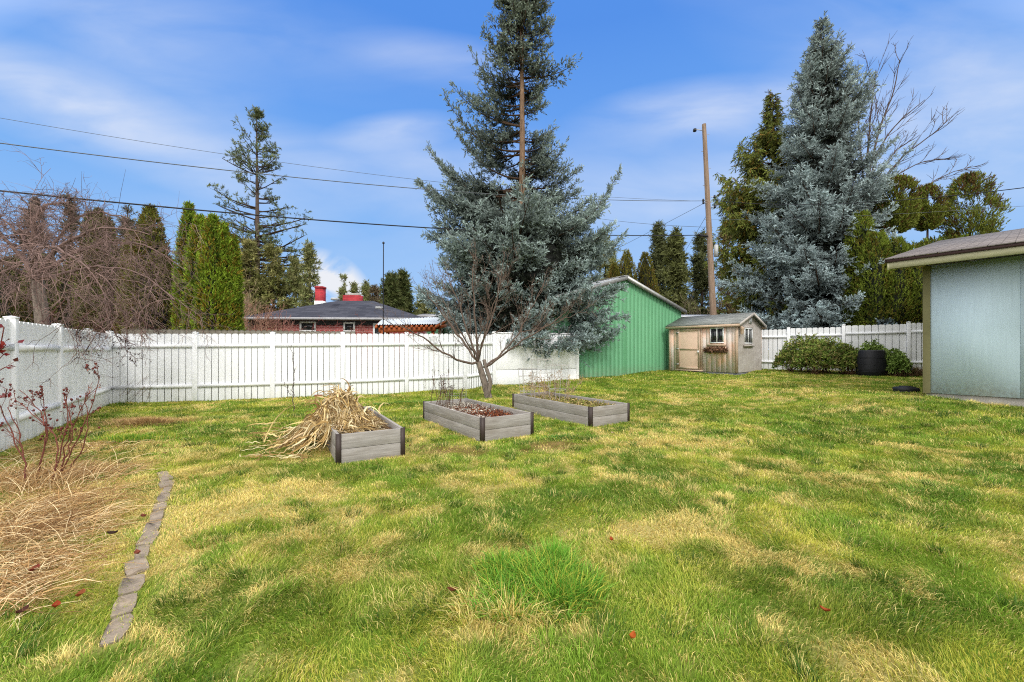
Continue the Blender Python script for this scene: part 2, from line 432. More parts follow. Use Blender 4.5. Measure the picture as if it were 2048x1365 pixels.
# ------------------------------------------------------------------ lot geometry
FA = np.array([-10.46, 10.4]); BD = np.array([1.78, .5696]); BDu = BD/np.linalg.norm(BD)      # back fence corner and step
LD = np.array([.57, -.82]); LDu = LD/np.linalg.norm(LD)                                   # left fence direction
def backY(x): return 13.75+.32*x
RFu = np.array([.797, -.604])                                                             # right fence direction
def in_yard(x, y):
    m = (y < backY(x)-.05)
    m |= (x > 1.6) & (y < 13.25+.7*x-.05)
    left = ((x-FA[0])*(-LDu[1])+(y-FA[1])*LDu[0])      # >0 on the yard side
    m &= ((x-FA[0])*(.82)+(y-FA[1])*.57) > .04
    m &= (y < 26.6-.757*x)
    # small shed
    dx = x-8.775; dy = y-15.6
    us = dx*(-.65)+dy*.76; ws = dx*(-.76)+dy*(-.65)
    m &= ~((us > -.03) & (us < 2.85) & (ws < .04) & (ws > -2.8))
    hx = x-8.86; hy = y-8.6
    uh = hx*.61-hy*.79; wh = hx*(-.79)+hy*(-.61)
    m &= ~((uh > -.05) & (wh < .05))
    return m
BEDS = [dict(o=(-2.158, 4.918), e=(.86, .51), w=.84, l=2.40), dict(o=(-.46, 6.09), e=(.83, .56), w=.98, l=2.37), dict(o=(1.42, 7.236), e=(.84, .54), w=1.03, l=2.60)]
for b_ in BEDS:
    e = np.array(b_['e']); b_['e'] = e/np.linalg.norm(e); b_['n'] = np.array([-b_['e'][1], b_['e'][0]])
def in_beds(x, y, pad=0.):
    m = np.zeros(np.shape(x), bool)
    for b in BEDS:
        dx = x-b['o'][0]; dy = y-b['o'][1]
        u = dx*b['e'][0]+dy*b['e'][1]; w = dx*b['n'][0]+dy*b['n'][1]
        m |= (u > -pad) & (u < b['w']+pad) & (w > -pad) & (w < b['l']+pad)
    return m
PAV = [G(px, py)[:2] for (px, py) in ((322, 946), (334, 962), (333, 985), (322, 1010), (311, 1040), (296, 1078), (277, 1120), (265, 1168), (246, 1225), (226, 1290))]
PAVc = resample(np.c_[np.array(PAV), np.zeros(len(PAV))], 60)[:, :2]
def path_dist(x, y):
    d = np.full(np.shape(x), 9.)
    for p in PAVc: d = np.minimum(d, (x-p[0])**2+(y-p[1])**2)
    return np.sqrt(d)
def blob(x, y, px, py, rx, ry, rot=0.):
    g = G(px, py); dx = x-g[0]; dy = y-g[1]
    a = dx*math.cos(rot)+dy*math.sin(rot); b = -dx*math.sin(rot)+dy*math.cos(rot)
    return np.exp(-((a/rx)**2+(b/ry)**2))
def lawn_fields(x, y):
    """straw share, dirt share, lushness at a point of the lawn"""
    n1 = fbm(x*.55+3, y*.55+8, 3); n2 = fbm(x*1.9+30, y*1.9+2, 3); n3 = fbm(x*6+5, y*6+50, 2)
    s = .18*n1+.46*n2+.36*n3
    b = np.zeros(np.shape(x))
    b += .20*blob(x, y, 1290, 878, 1.5, .5)+.12*blob(x, y, 1380, 850, 1.2, .7)+.10*blob(x, y, 1500, 790, 3, 1.)
    b += .16*blob(x, y, 430, 1035, 1.0, .8)+.13*blob(x, y, 600, 985, 1.3, .6)+.10*blob(x, y, 300, 1290, .6, .6)
    b += .16*blob(x, y, 60, 1180, .5, .6)+.28*blob(x, y, 40, 1010, .9, 1.0)+.25*blob(x, y, 130, 900, 1.3, 1.0)
    b += .28*blob(x, y, 285, 842, 1.0, .45)+.10*blob(x, y, 1830, 900, .8, .5)+.08*blob(x, y, 1000, 1320, .5, .3)
    b -= .16*blob(x, y, 560, 822, 3.0, .7, .3)+.16*blob(x, y, 1300, 765, 3., .8, .4)+.14*blob(x, y, 1900, 830, 1.6, 1.)
    b -= .10*blob(x, y, 1130, 850, .8, .5)+.12*blob(x, y, 700, 960, 1., .3)+.10*blob(x, y, 1500, 850, 1.2, .5)+.1*blob(x, y, 1750, 1010, 1, .6)
    straw = sstep(.47, .69, s+b*.78)
    dirt = np.clip(.62*blob(x, y, 1010, 905, 1.3, .5, .1)+.7*blob(x, y, 860, 896, .5, .3)+.5*blob(x, y, 1110, 888, .6, .3)+.5*blob(x, y, 985, 790, .3, .3)
                   +.6*blob(x, y, 1720, 755, 1.2, .25, -.6), 0, 1)
    dirt = sstep(.3, .85, dirt*(.2+1.6*fbm(x*4+9, y*4, 3)))
    lush = sstep(.45, .72, fbm(x*1.3+70, y*1.3+33, 3)-.25*b)
    return straw, dirt, lush
GREEN_D = lin(74, 106, 34); GREEN_M = lin(128, 160, 52); GREEN_Y = lin(200, 196, 80); STRAW = lin(236, 218, 138); STRAW_B = lin(212, 182, 96); BROWN = lin(112, 78, 52)

# ground: one sheet to the horizon
gx = np.r_[-900, -400, -180, -90, -50, -30, -20, np.arange(-14, 17, .1), 20, 30, 50, 90, 180, 400, 900]
gy = np.r_[-900, -300, -100, -40, -15, -6, -2, np.arange(0, 19.5, .1), 21, 24, 30, 45, 80, 150, 350, 900]
X, Y = np.meshgrid(gx, gy); x = X.ravel(); y = Y.ravel()
z = gzb(x, y)
st, di, lu = lawn_fields(x, y)
c = (GREEN_M*.45)[None]*(1-st[:, None])+(STRAW*.42)[None]*st[:, None]
di = di*.7; c = c*(1-di[:, None])+(BROWN*.75)[None]*di[:, None]
yd = in_yard(x, y)
c = np.where(yd[:, None], c, lin(92, 88, 50)[None])
nx, ny = len(gx), len(gy)
ii, jj = np.meshgrid(np.arange(nx-1), np.arange(ny-1)); b0 = (jj*nx+ii).ravel()
M['ground'] = m_attr('lawn_soil', .95, 0, .05, fine=60.)
Soup().add(np.c_[x, y, z], np.stack([b0, b0+1, b0+nx+1, b0+nx], 1), c).build('ground', M['ground'], smooth=True, kind='structure')

def blades(x, y, L, Wd, C, ang, lean, rng=RNG, lift=0.):
    """curved blades: base, middle, tip"""
    n = len(x); z0 = gzb(x, y)+lift
    d = np.stack([np.cos(ang), np.sin(ang)], 1)
    s = rng.normal(size=(n, 2)); s = s/np.linalg.norm(s, axis=1, keepdims=True)*(Wd/2)[:, None]
    l1 = lean*.45; l2 = np.clip(lean*1.15, 0, 1.45)
    m = np.stack([x+d[:, 0]*np.sin(l1)*L*.55, y+d[:, 1]*np.sin(l1)*L*.55, z0+np.cos(l1)*L*.55], 1)
    t = m+np.stack([d[:, 0]*np.sin(l2)*L*.5, d[:, 1]*np.sin(l2)*L*.5, np.cos(l2)*L*.5], 1)
    B = np.stack([x, y, z0-.004], 1); s3 = np.c_[s, np.zeros(n)]
    V = np.stack([B-s3, B+s3, m+s3*.8, m-s3*.8, t], 1).reshape(-1, 3)
    k = np.arange(n)*5
    F4 = np.stack([k, k+1, k+2, k+3], 1); F3 = np.stack([k+3, k+2, k+4], 1)
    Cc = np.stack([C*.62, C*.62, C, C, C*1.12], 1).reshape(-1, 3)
    return V, F4, F3, Cc
def add_blades(s, *a, **k):
    V, F4, F3, C = blades(*a, **k); n = s.n; s.add(V, F4, C); s.F3.append(F3+n)
def scatter(y0, y1, dens, rng):
    ks = 1.32
    n = int(dens*(y1**2-y0**2)*ks)
    y = np.sqrt(rng.uniform(y0**2, y1**2, n)); x = rng.uniform(-ks, ks, n)*y
    return x, y
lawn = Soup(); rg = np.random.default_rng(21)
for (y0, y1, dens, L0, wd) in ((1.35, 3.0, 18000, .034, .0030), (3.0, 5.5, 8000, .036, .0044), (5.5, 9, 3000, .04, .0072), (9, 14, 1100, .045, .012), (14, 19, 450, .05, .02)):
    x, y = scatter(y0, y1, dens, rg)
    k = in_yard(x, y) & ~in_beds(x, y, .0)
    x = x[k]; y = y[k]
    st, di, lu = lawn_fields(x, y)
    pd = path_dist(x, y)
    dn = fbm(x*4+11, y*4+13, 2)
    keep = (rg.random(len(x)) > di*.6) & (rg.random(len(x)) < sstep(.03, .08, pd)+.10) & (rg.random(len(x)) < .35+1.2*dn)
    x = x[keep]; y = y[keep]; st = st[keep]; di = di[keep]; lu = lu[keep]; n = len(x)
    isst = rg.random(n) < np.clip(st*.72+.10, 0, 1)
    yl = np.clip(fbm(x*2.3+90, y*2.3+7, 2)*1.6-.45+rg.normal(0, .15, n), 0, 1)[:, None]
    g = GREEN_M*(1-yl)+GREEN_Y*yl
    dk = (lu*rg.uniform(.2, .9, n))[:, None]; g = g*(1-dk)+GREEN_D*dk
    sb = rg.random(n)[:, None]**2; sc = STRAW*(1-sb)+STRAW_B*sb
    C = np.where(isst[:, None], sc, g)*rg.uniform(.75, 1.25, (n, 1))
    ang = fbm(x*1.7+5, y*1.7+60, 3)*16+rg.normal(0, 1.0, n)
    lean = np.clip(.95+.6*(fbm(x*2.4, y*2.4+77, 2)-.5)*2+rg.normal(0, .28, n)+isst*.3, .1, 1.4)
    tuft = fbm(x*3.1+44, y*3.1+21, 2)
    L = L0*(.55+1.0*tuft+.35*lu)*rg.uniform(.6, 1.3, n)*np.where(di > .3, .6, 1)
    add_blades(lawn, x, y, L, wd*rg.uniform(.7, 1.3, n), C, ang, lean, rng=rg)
tx, ty = scatter(1.5, 8.5, 9.5, rg); k = in_yard(tx, ty) & ~in_beds(tx, ty, .1) & (path_dist(tx, ty) > .16); tx = tx[k]; ty = ty[k]
st, di, lu = lawn_fields(tx, ty)
for i in range(len(tx)):
    n = int(rg.uniform(35, 90)); rr_ = rg.uniform(.04, .11); a = rg.uniform(0, 2*np.pi, n); q = np.sqrt(rg.random(n)); la = fbm(tx[i]*1.7+5, ty[i]*1.7+60, 3)*16
    sc_ = 1+max(0, ty[i]-3)*.14
    if rg.random() < st[i]*.7: c0 = STRAW*rg.uniform(.7, 1.05)
    else: c0 = GREEN_D*rg.uniform(.8, 1.2) if rg.random() < .6 else GREEN_M*rg.uniform(.8, 1.15)
    C = c0[None]*rg.uniform(.65, 1.35, (n, 1)); C = np.where(rg.random((n, 1)) < .15, STRAW[None]*.9, C)
    ang = np.where(rg.random(n) < .5, a, la)+rg.normal(0, .5, n)
    add_blades(lawn, tx[i]+np.cos(a)*q*rr_*sc_, ty[i]+np.sin(a)*q*rr_*sc_, rg.uniform(.045, .10, n)*(.8+.2*sc_), .0036*sc_*rg.uniform(.7, 1.3, n), C, ang, np.clip(.55+.6*q+rg.normal(0, .25, n), .1, 1.4), rng=rg)
lw = lawn.build('grass', M['grass'])
tag(lw, 'patchy green and straw coloured lawn grass covering the yard', 'grass', kind='stuff')

def tuft(name, px, py, rx, ry, n, L, wd, cols, label, cat, kind=None, lean=.6, seed=1, rot=0., upr=None):
    rg = np.random.default_rng(seed); g = G(px, py)
    a = rg.uniform(0, 2*np.pi, n); r = np.abs(rg.normal(0, .52, n))
    dx = np.cos(a)*r*rx; dy = np.sin(a)*r*ry
    x = g[0]+dx*math.cos(rot)-dy*math.sin(rot); y = g[1]+dx*math.sin(rot)+dy*math.cos(rot)
    k = in_yard(x, y) & ~in_beds(x, y); x = x[k]; y = y[k]; a = a[k]; r = r[k]; n = len(x)
    cols = np.array(cols); C = cols[rg.integers(0, len(cols), n)]*rg.uniform(.75, 1.25, (n, 1))
    s = Soup()
    add_blades(s, x, y, L*rg.uniform(.5, 1.2, n), wd*rg.uniform(.7, 1.3, n), C, a+rg.normal(0, .7, n), np.clip(lean*(.4+.9*r)+rg.normal(0, .25, n), .05, 1.45), rng=rg)
    o = s.build(name, M['grass']); tag(o, label, cat, kind=kind); return o
BR = lin(106, 162, 48); BR2 = lin(142, 188, 72)
def clump_group(name, subs, label, seed):
    rg = np.random.default_rng(seed); s = Soup()
    for (px, py, rad_, n, L, wd, lean, cols) in subs:
        g = G(px, py); a = rg.uniform(0, 2*np.pi, n); q = np.sqrt(rg.random(n))
        x = g[0]+np.cos(a)*q*rad_; y = g[1]+np.sin(a)*q*rad_*.8
        cols = np.array(cols); C = cols[rg.integers(0, len(cols), n)]*rg.uniform(.7, 1.25, (n, 1))
        add_blades(s, x, y, L*rg.uniform(.4, 1.25, n), wd*rg.uniform(.7, 1.3, n), C, a+rg.normal(0, .9, n), np.clip(lean*(.35+.9*q)+rg.normal(0, .3, n), .05, 1.45), rng=rg)
    return tag(s.build(name, M['grass']), label, 'grass clump')
BG = [BR, BR2, lin(80, 140, 40), GREEN_M, GREEN_Y]; r5 = np.random.default_rng(5)
sb_ = [(1070+r5.normal(0, 62), 1182+r5.normal(0, 26), r5.uniform(.09, .16), 420, r5.uniform(.10, .16), .0048, 1.0, BG) for _ in range(20)]
sb_ += [(1010+r5.normal(0, 55), 1225+r5.normal(0, 12), .10, 90, .13, .0045, 1.4, [STRAW, STRAW_B, STRAW*.9, BR2]) for _ in range(4)]
clump_group('grass_tuft', sb_, 'bright green clump of long coarse grass in the middle of the lawn', 3)
tuft('grass_tuft', 1108, 1130, .14, .1, 500, .15, .005, [BR, BR2], 'small bright green tuft just behind the large clump in mid lawn', 'grass clump', seed=4, lean=.7)
tuft('grass_tuft', 262, 884, .75, .2, 1500, .12, .008, [BR*.8, BR2*.85, GREEN_M, GREEN_Y], 'bright green strip of long grass near the left fence, by the dry mound', 'grass clump', seed=5, lean=.5, rot=.05)
tuft('grass_tuft', 1020, 1245,   .26, .07, 200, .15, .0045, [STRAW*1.05, STRAW, STRAW_B], 'pale dead blades flopped at the foot of the bright green clump', 'grass clump', seed=6, lean=1.3)
tuft('dry_mound', 290, 848, .85, .42, 4200, .13, .007, [lin(170, 136, 92), lin(196, 162, 108), lin(146, 114, 74), lin(214, 184, 128)], 'brown mat of dead stalks on the grass near the fence corner', 'dead plants', kind='stuff', seed=7, lean=1.25)
tuft('clover_patch', 790, 808, .9, .22, 2200, .05, .02, [lin(92, 132, 50), lin(110, 150, 60)], 'low leafy weeds growing between the corn pile and the fence', 'weeds', kind='stuff', seed=8, lean=1.2, rot=.3)
tuft('clover_patch', 1130, 875, .5, .25, 1600, .035, .018, [lin(92, 132, 50), lin(110, 156, 60), lin(80, 116, 44)], 'low green clover beside the middle raised bed', 'weeds', kind='stuff', seed=9, lean=1.2, rot=.3)

# dead ornamental grass round the rose bush: long fine stems, upright at the back and lying in front
rg = np.random.default_rng(33)
def long_grass(name, spots, label, kind='stuff'):
    s = Soup()
    for (px, py, rx, ry, n, L, wd, lean, cols) in spots:
        g = G(px, py)
        x = g[0]+rg.normal(0, rx, n); y = g[1]+rg.normal(0, ry, n)
        a = rg.uniform(0, 2*np.pi, n)*.6+rg.normal(-.3, .6, n)
        k = in_yard(x, y) & (path_dist(x, y) > .12); x = x[k]; y = y[k]; a = a[k]; n = len(x)
        P = np.zeros((n, 6, 3)); P[:, 0] = np.c_[x, y, gzb(x, y)+rg.uniform(0, .03, n)]
        le = np.clip(lean+rg.normal(0, .25, n), .02, 1.5); st = L*rg.uniform(.5, 1.2, n)/5
        for j in range(1, 6):
            a = a+rg.normal(0, .12, n)
            D = np.stack([np.cos(a)*np.sin(le), np.sin(a)*np.sin(le), np.cos(le)], 1)
            P[:, j] = P[:, j-1]+D*st[:, None]
            gg = gzb(P[:, j, 0], P[:, j, 1])+.012+rg.uniform(0, .05, n)
            P[:, j, 2] = np.maximum(P[:, j, 2], gg)
            le = np.clip(le+.22, 0, 1.75)
        cols_ = np.array(cols); C = cols_[rg.integers(0, len(cols_), n)]*rg.uniform(.75, 1.2, (n, 1))
        V, Q = ribbons(P, wd*rg.uniform(.6, 1.4, n)[:, None]*np.linspace(1, .4, 6)[None], rng=rg)
        s.add(V, Q, np.repeat(C, 12, 0))
    return tag(s.build(name, M['straw']), label, 'dry grass', kind=kind)
SC = [lin(216, 186, 136), lin(190, 154, 104), lin(164, 128, 86), lin(232, 210, 166), lin(136, 102, 70), lin(176, 138, 92)]
long_grass('dry_grass', [(55, 975, .36, .2, 1000, .34, .0045, .6, SC), (-30, 1080, .32, .3, 800, .34, .0045, .9, SC), (120, 955, .25, .2, 500, .3, .0045, .9, SC),
    (60, 1070, .26, .18, 1100, .36, .0042, 1.4, SC), (20, 1150, .22, .14, 800, .32, .004, 1.45, SC), (120, 1010, .22, .2, 600, .34, .0045, 1.4, SC),
    (10, 1215, .14, .08, 250, .3, .004, 1.4, SC), (215, 950, .2, .12, 260, .3, .0045, 1.4, SC), (110, 905, .5, .35, 500, .35, .0055, 1.25, SC)],
    'straw coloured dead ornamental grass flopped round the rose bush at the left')
# ------------------------------------------------------------------ paver edging, leaves
M['paver'] = m_plain('concrete_paver', (.28, .225, .17), .9, .35, (9, 9, 9), bmp=.5)
cum = np.r_[0, np.cumsum(np.linalg.norm(np.diff(PAVc, axis=0), axis=1))]
npv = int(cum[-1]/.235); rg = np.random.default_rng(2)
for k in range(npv):
    t = (k+.5)*cum[-1]/npv; px_ = np.interp(t, cum, PAVc[:, 0]); py_ = np.interp(t, cum, PAVc[:, 1])
    j = min(np.searchsorted(cum, t), 58); d = PAVc[j+1]-PAVc[j-1]; d = d/np.linalg.norm(d)
    an = math.atan2(d[1], d[0])+rg.normal(0, .05); d = np.array([math.cos(an), math.sin(an)]); nn = np.array([-d[1], d[0]])
    hl = .112; hw = .050+rg.normal(0, .007)
    out = []
    for i, (a, b) in enumerate(((-1, -1), (-.2, -1.08), (.9, -.95), (1.05, -.6), (1, 0), (.95, .9), (.3, 1.05), (-.8, 1), (-1.05, .4), (-.93, -.2))):
        p = np.array([px_, py_])+d*a*hl+nn*b*hw+nn*rg.normal(0, .003); out.append((p[0], p[1], float(gzb(px_, py_))-.006+rg.normal(0, .003)))
    s = Soup(); s.prism(out, (0, 0, .02))
    wh = 'nearest the camera' if k == 0 else 'farthest, at the corner of the edging'
    words = ['at the far end of the edging', 'second from the far end of the edging', 'third from the far end of the edging', 'fourth from the far end of the edging', 'fifth from the far end of the edging',
             'sixth from the far end of the edging', 'seventh from the far end of the edging', 'just on the far side of the middle of the edging', 'at the middle of the edging', 'eighth from the near end of the edging', 'seventh from the near end of the edging',
             'sixth from the near end of the edging', 'fifth from the near end of the edging', 'fourth from the near end of the edging', 'third from the near end of the edging', 'second from the near end of the edging', 'at the near end of the edging, closest to the camera']
    if k < 8: w = words[k]
    elif npv-1-k < 8: w = words[16-(npv-1-k)]
    else: w = 'paver number %d of the edging' % (k+1)
    o = s.build('paver', M['paver'], bevel=.006); tag(o, 'grey paver in the grass, '+w, 'paver', 'pavers edging the left bed')
M['deadleaf'] = m_attr('dead_leaf', .7, .2)
LF = [(905, 1198, .07, (120, 62, 34), 'long rust brown leaf lying left of the bright grass clump'), (287, 1045, .06, (130, 66, 48), 'dark red leaf on the edge of a middle paver'),
      (1223, 1095, .045, (190, 84, 40), 'small orange leaf right of the bright grass clump'), (1265, 1295, .05, (205, 104, 40), 'orange leaf low in the lawn, right of centre'),
      (68, 1155, .08, (150, 66, 50), 'crumpled red leaf in the straw at far left'), (275, 1122, .06, (150, 80, 60), 'pinkish brown leaf lying on the paver edging'),
      (160, 1208, .07, (160, 88, 50), 'tan leaf in the grass left of the near pavers'), (112, 1230, .06, (176, 70, 36), 'orange red leaf in the grass at lower left'),
      (1650, 1240, .05, (190, 90, 44), 'rust leaf in the right foreground lawn'), (45, 1240, .06, (90, 50, 40), 'dark curled leaf at the lower left edge'),
      (225, 1080, .07, (66, 44, 36), 'dark brown dead leaf beside the straw and pavers'), (330, 915, .06, (190, 160, 110), 'pale tan leaf in the grass beyond the edging'),
      (1225, 872, .07, (205, 180, 140), 'pale curled leaf on the lawn by the right raised bed'), (820, 900, .05, (140, 74, 44), 'brown leaf beside the corn bed corner')]
for (px, py, L, c, lab) in LF:
    L *= .75; g = G(px, py); a = rg.uniform(0, 6.28); d = np.array([math.cos(a), math.sin(a), 0]); n_ = np.array([-d[1], d[0], 0]); z = np.array([0, 0, 1.])
    c0 = np.array([g[0], g[1], float(gzb(g[0], g[1]))+.045]); s = Soup(); P = []
    T = np.linspace(-1, 1, 7)
    for t in T:
        w = (1-t*t)**.7*L*.36+.001; h = .012*t*t
        P += [c0+d*t*L*.6+n_*w+z*(h+.014), c0+d*t*L*.6+z*h, c0+d*t*L*.6-n_*w+z*(h+.01)]
    Fq = []
    for i in range(6): Fq += [(i*3, i*3+1, i*3+4, i*3+3), (i*3+1, i*3+2, i*3+5, i*3+4)]
    s.add(P, Fq, lin(*c)*.62); s.tube([c0+d*L*.6, c0+d*L*.85+z*.004], .0012, 4, lin(*c)*.6)
    tag(s.build('fallen_leaf', M['deadleaf'], smooth=True), lab, 'leaf', 'fallen leaves on the lawn')

# ------------------------------------------------------------------ fences
def pickets(s, p0, ud, length, nrm, zt, zbf, n=10, gap=.016, th=.022, dog=.03):
    """a row of dog-eared pickets; nrm = side of the viewer (+1/-1 in w)"""
    wd = np.array([-ud[1], ud[0]]); pw = length/n
    for i in range(n):
        a = i*pw+gap/2; b = (i+1)*pw-gap/2; P = []
        zb = zbf(*(p0+ud*(a+b)/2)); z1 = zt(((a+b)/2)/length)
        prof = [(a, zb), (b, zb), (b, z1-dog), (b-dog, z1), (a+dog, z1), (a, z1-dog)]
        q = [(p0[0]+ud[0]*u+wd[0]*th/2, p0[1]+ud[1]*u+wd[1]*th/2, z_) for (u, z_) in prof]
        s.prism(q, (-wd[0]*th, -wd[1]*th, 0))
def fence(name, posts, tops, mat, label, view, post_w=.115, rails=(.30, .42), n=10, group=None, first=True, last=True, height=1.83, posth=.02, gapw=.016):
    r = thing(name, (posts[0][0], posts[0][1], float(gz(*posts[0]))), label, 'fence', group)
    K = len(posts)
    for i, p in enumerate(posts):
        if (i == 0 and not first) or (i == K-1 and not last): continue
        q = posts[min(i+1, K-1)] if i < K-1 else posts[i]; q0 = posts[i] if i < K-1 else posts[i-1]
        ud = (np.array(q)-np.array(q0)); ud = ud/np.linalg.norm(ud)
        tp = max(tops[min(i, K-2)][0], tops[max(i-1, 0)][1])+posth
        s = Soup(); s.box(p, ud, -post_w/2, post_w/2, -post_w/2, post_w/2, float(gz(*p))-.1, tp)
        po = s.build('post', mat, r, bevel=.006)
        s = Soup(); h = post_w/2+.006
        s.box(p, ud, -h, h, -h, h, tp, tp+.02)
        wd = np.array([-ud[1], ud[0]]); c = [(p[0]+ud[0]*a+wd[0]*b, p[1]+ud[1]*a+wd[1]*b, tp+.02) for a, b in ((-h, -h), (h, -h), (h, h), (-h, h))]
        for k in range(4): s.poly([c[k], c[(k+1) % 4], (p[0], p[1], tp+.038)])
        s.build('post_cap', mat, po)
    for i in range(K-1):
        a = np.array(posts[i]); b = np.array(posts[i+1]); ud = b-a; Lg = np.linalg.norm(ud); ud = ud/Lg
        z0, z1 = tops[i]
        s = Soup(); inset = post_w/2+.002
        pickets(s, a+ud*inset, ud, Lg-2*inset, view, lambda t: z0+(z1-z0)*t, lambda x, y: float(gz(x, y))-.05, n, gapw)
        s.build('picket_panel', mat, r)
        for dz, off in ((rails[0], 0), (None, rails[1])):
            s = Soup()
            wd = np.array([-ud[1], ud[0]]); P = []
            for (u, t) in ((inset-.01, 0), (Lg-inset+.01, 1)):
                zc = (z0+(z1-z0)*t-dz) if dz else float(gz(*(a+ud*u)))+off
                w0, w1 = (.0115*view, .05*view)
                for (w_, zz) in ((w0, zc-.045), (w1, zc-.045), (w1, zc+.045), (w0, zc+.045)):
                    q = a+ud*u+wd*w_; P.append((q[0], q[1], zz))
            s.hexa(P); s.build('rail', mat, r)
    return r
bp = [FA+BD*k for k in range(6)]; bp.append(np.array([-.61, 13.55]))
ztop = lambda p: 1.825+.0125*(p[0]+10.46)
bf = fence('vinyl_fence', [tuple(p) for p in bp], [(ztop(bp[i]), ztop(bp[i+1])) for i in range(len(bp)-1)], M['vinyl'], 'long clean white picket fence across the back of the yard, behind the raised beds', -1, n=11, first=True, rails=(.335, .42))
lp = [FA+LDu*1.865*k for k in range(0, 6)]
fence('vinyl_fence', [tuple(p) for p in lp], [(1.825, 1.825), (1.83, 1.83), (1.84, 1.84), (1.85, 1.85), (1.85, 1.85)], M['vinyl_old'], 'stained white picket fence along the left side, behind the rose bush', 1, first=False, n=11, rails=(.40, .40), gapw=.004)
rp = [(10.75, 18.46)]+[(12.07, 17.46), (13.55, 16.35), (15.07, 15.20), (16.2, 14.33)]
zt = [CH+(HY-y)/F*Y for (y, Y) in ((660, 18.0), (656, 17.0), (650.5, 15.9), (645.5, 14.9))]
fence('vinyl_fence', rp, [(zt[0], zt[0]), (zt[1], zt[1]), (zt[2], zt[2]), (zt[3], zt[3])], M['vinyl'], 'white picket fence stepping up between the small shed and the blue house', -1, first=False, n=9, rails=(.33, .36), last=False)
# plain solid panel between the picket fence and the green building
r = thing('panel_fence', (-.61, 13.55, .2), 'plain smooth white panel section under the spruce, left of the green building', 'fence')
a = np.array([-.61, 13.55]); b = np.array([2.36, 14.50]); ud = (b-a)/np.linalg.norm(b-a); Lg = np.linalg.norm(b-a)
for k, (u0, u1) in enumerate(((.06, Lg*.5-.006), (Lg*.5+.006, Lg-.05))):
    s = Soup(); s.box(a, ud, u0, u1, -.02, .02, .1, .71); s.build('lower_panel', M['vinyl'], r, bevel=.004)
    s = Soup(); s.box(a, ud, u0, u1, -.016, .016, .722, 1.95); s.build('upper_panel', M['vinyl'], r, bevel=.004)
s = Soup(); s.box(a, ud, .05, Lg-.05, -.03, .03, 1.951, 2.0); s.build('top_rail', M['vinyl'], r)
for u in (0, Lg):
    s = Soup(); s.box(a, ud, u-.055, u+.055, -.055, .055, .1, 2.02); s.build('post', M['vinyl'], r, bevel=.005)
# small grey vent grille hung on the fence, brick, weathered fence behind
r = thing('vent_grille', W(867, 690, 12.75), 'small grey plastic vent grille hanging tilted on the white fence', 'vent grille')
pa = W(867, 681, 12.72); ud = BDu; s = Soup()
wd = np.array([-ud[1], ud[0]])
def grl(u, v_): a_ = .22; return (pa[0]+ud[0]*(u*math.cos(a_)-v_*math.sin(a_)), pa[1]+ud[1]*(u*math.cos(a_)-v_*math.sin(a_)), pa[2]+u*math.sin(a_)+v_*math.cos(a_))
fr = Soup()
for (u0, u1, v0, v1) in ((-.11, .11, .10, .125), (-.11, .11, -.125, -.10), (-.11, -.09, -.1, .1), (.09, .11, -.1, .1)):
    fr.prism([grl(u0, v0), grl(u1, v0), grl(u1, v1), grl(u0, v1)], (-wd[0]*.02, -wd[1]*.02, 0))
M['greyplastic'] = m_plain('grey_plastic', (.42, .43, .43), .5)
fr.build('frame', M['greyplastic'], r)
s = Soup()
for k in range(5):
    v0 = -.085+k*.038; s.prism([grl(-.09, v0), grl(.09, v0), grl(.09, v0+.018), grl(-.09, v0+.018)], (-wd[0]*.012, -wd[1]*.012, 0))
s.build('slat', M['greyplastic'], r)
g = G(637, 795); s = Soup(); s.box(g[:2], BDu, -.1, .1, -.05, .05, g[2], g[2]+.075)
tag(s.build('brick', m_plain('red_brick', (.26, .09, .065), .9, .3, (20, 20, 20)), bevel=.006), 'loose red brick lying at the foot of the white fence', 'brick')
M['oldfence'] = m_graywood('old_fence_wood', (.10, .09, .07), (.17, .16, .13), (.24, .22, .18), 'v')
s = Soup(); o = FA-BDu*.3+np.array([-.25, .95]); n_ = int(6.2/.15)
for k in range(n_):
    a_ = o+BDu*k*.15; s.box(a_, BDu, .004, .146, -.01, .01, .0, 1.98); s.box(a_, BDu, .03, .12, -.01, .01, 1.98, 2.005)
r = thing('board_fence', (o[0], o[1], 0), 'weathered grey board fence whose tops show behind the white fence', 'fence'); s.build('board_panel', M['oldfence'], r)
for zz in (.5, 1.6):
    s = Soup(); s.box(o, BDu, 0, n_*.15, .011, .06, zz, zz+.09); s.build('rail', M['oldfence'], r)

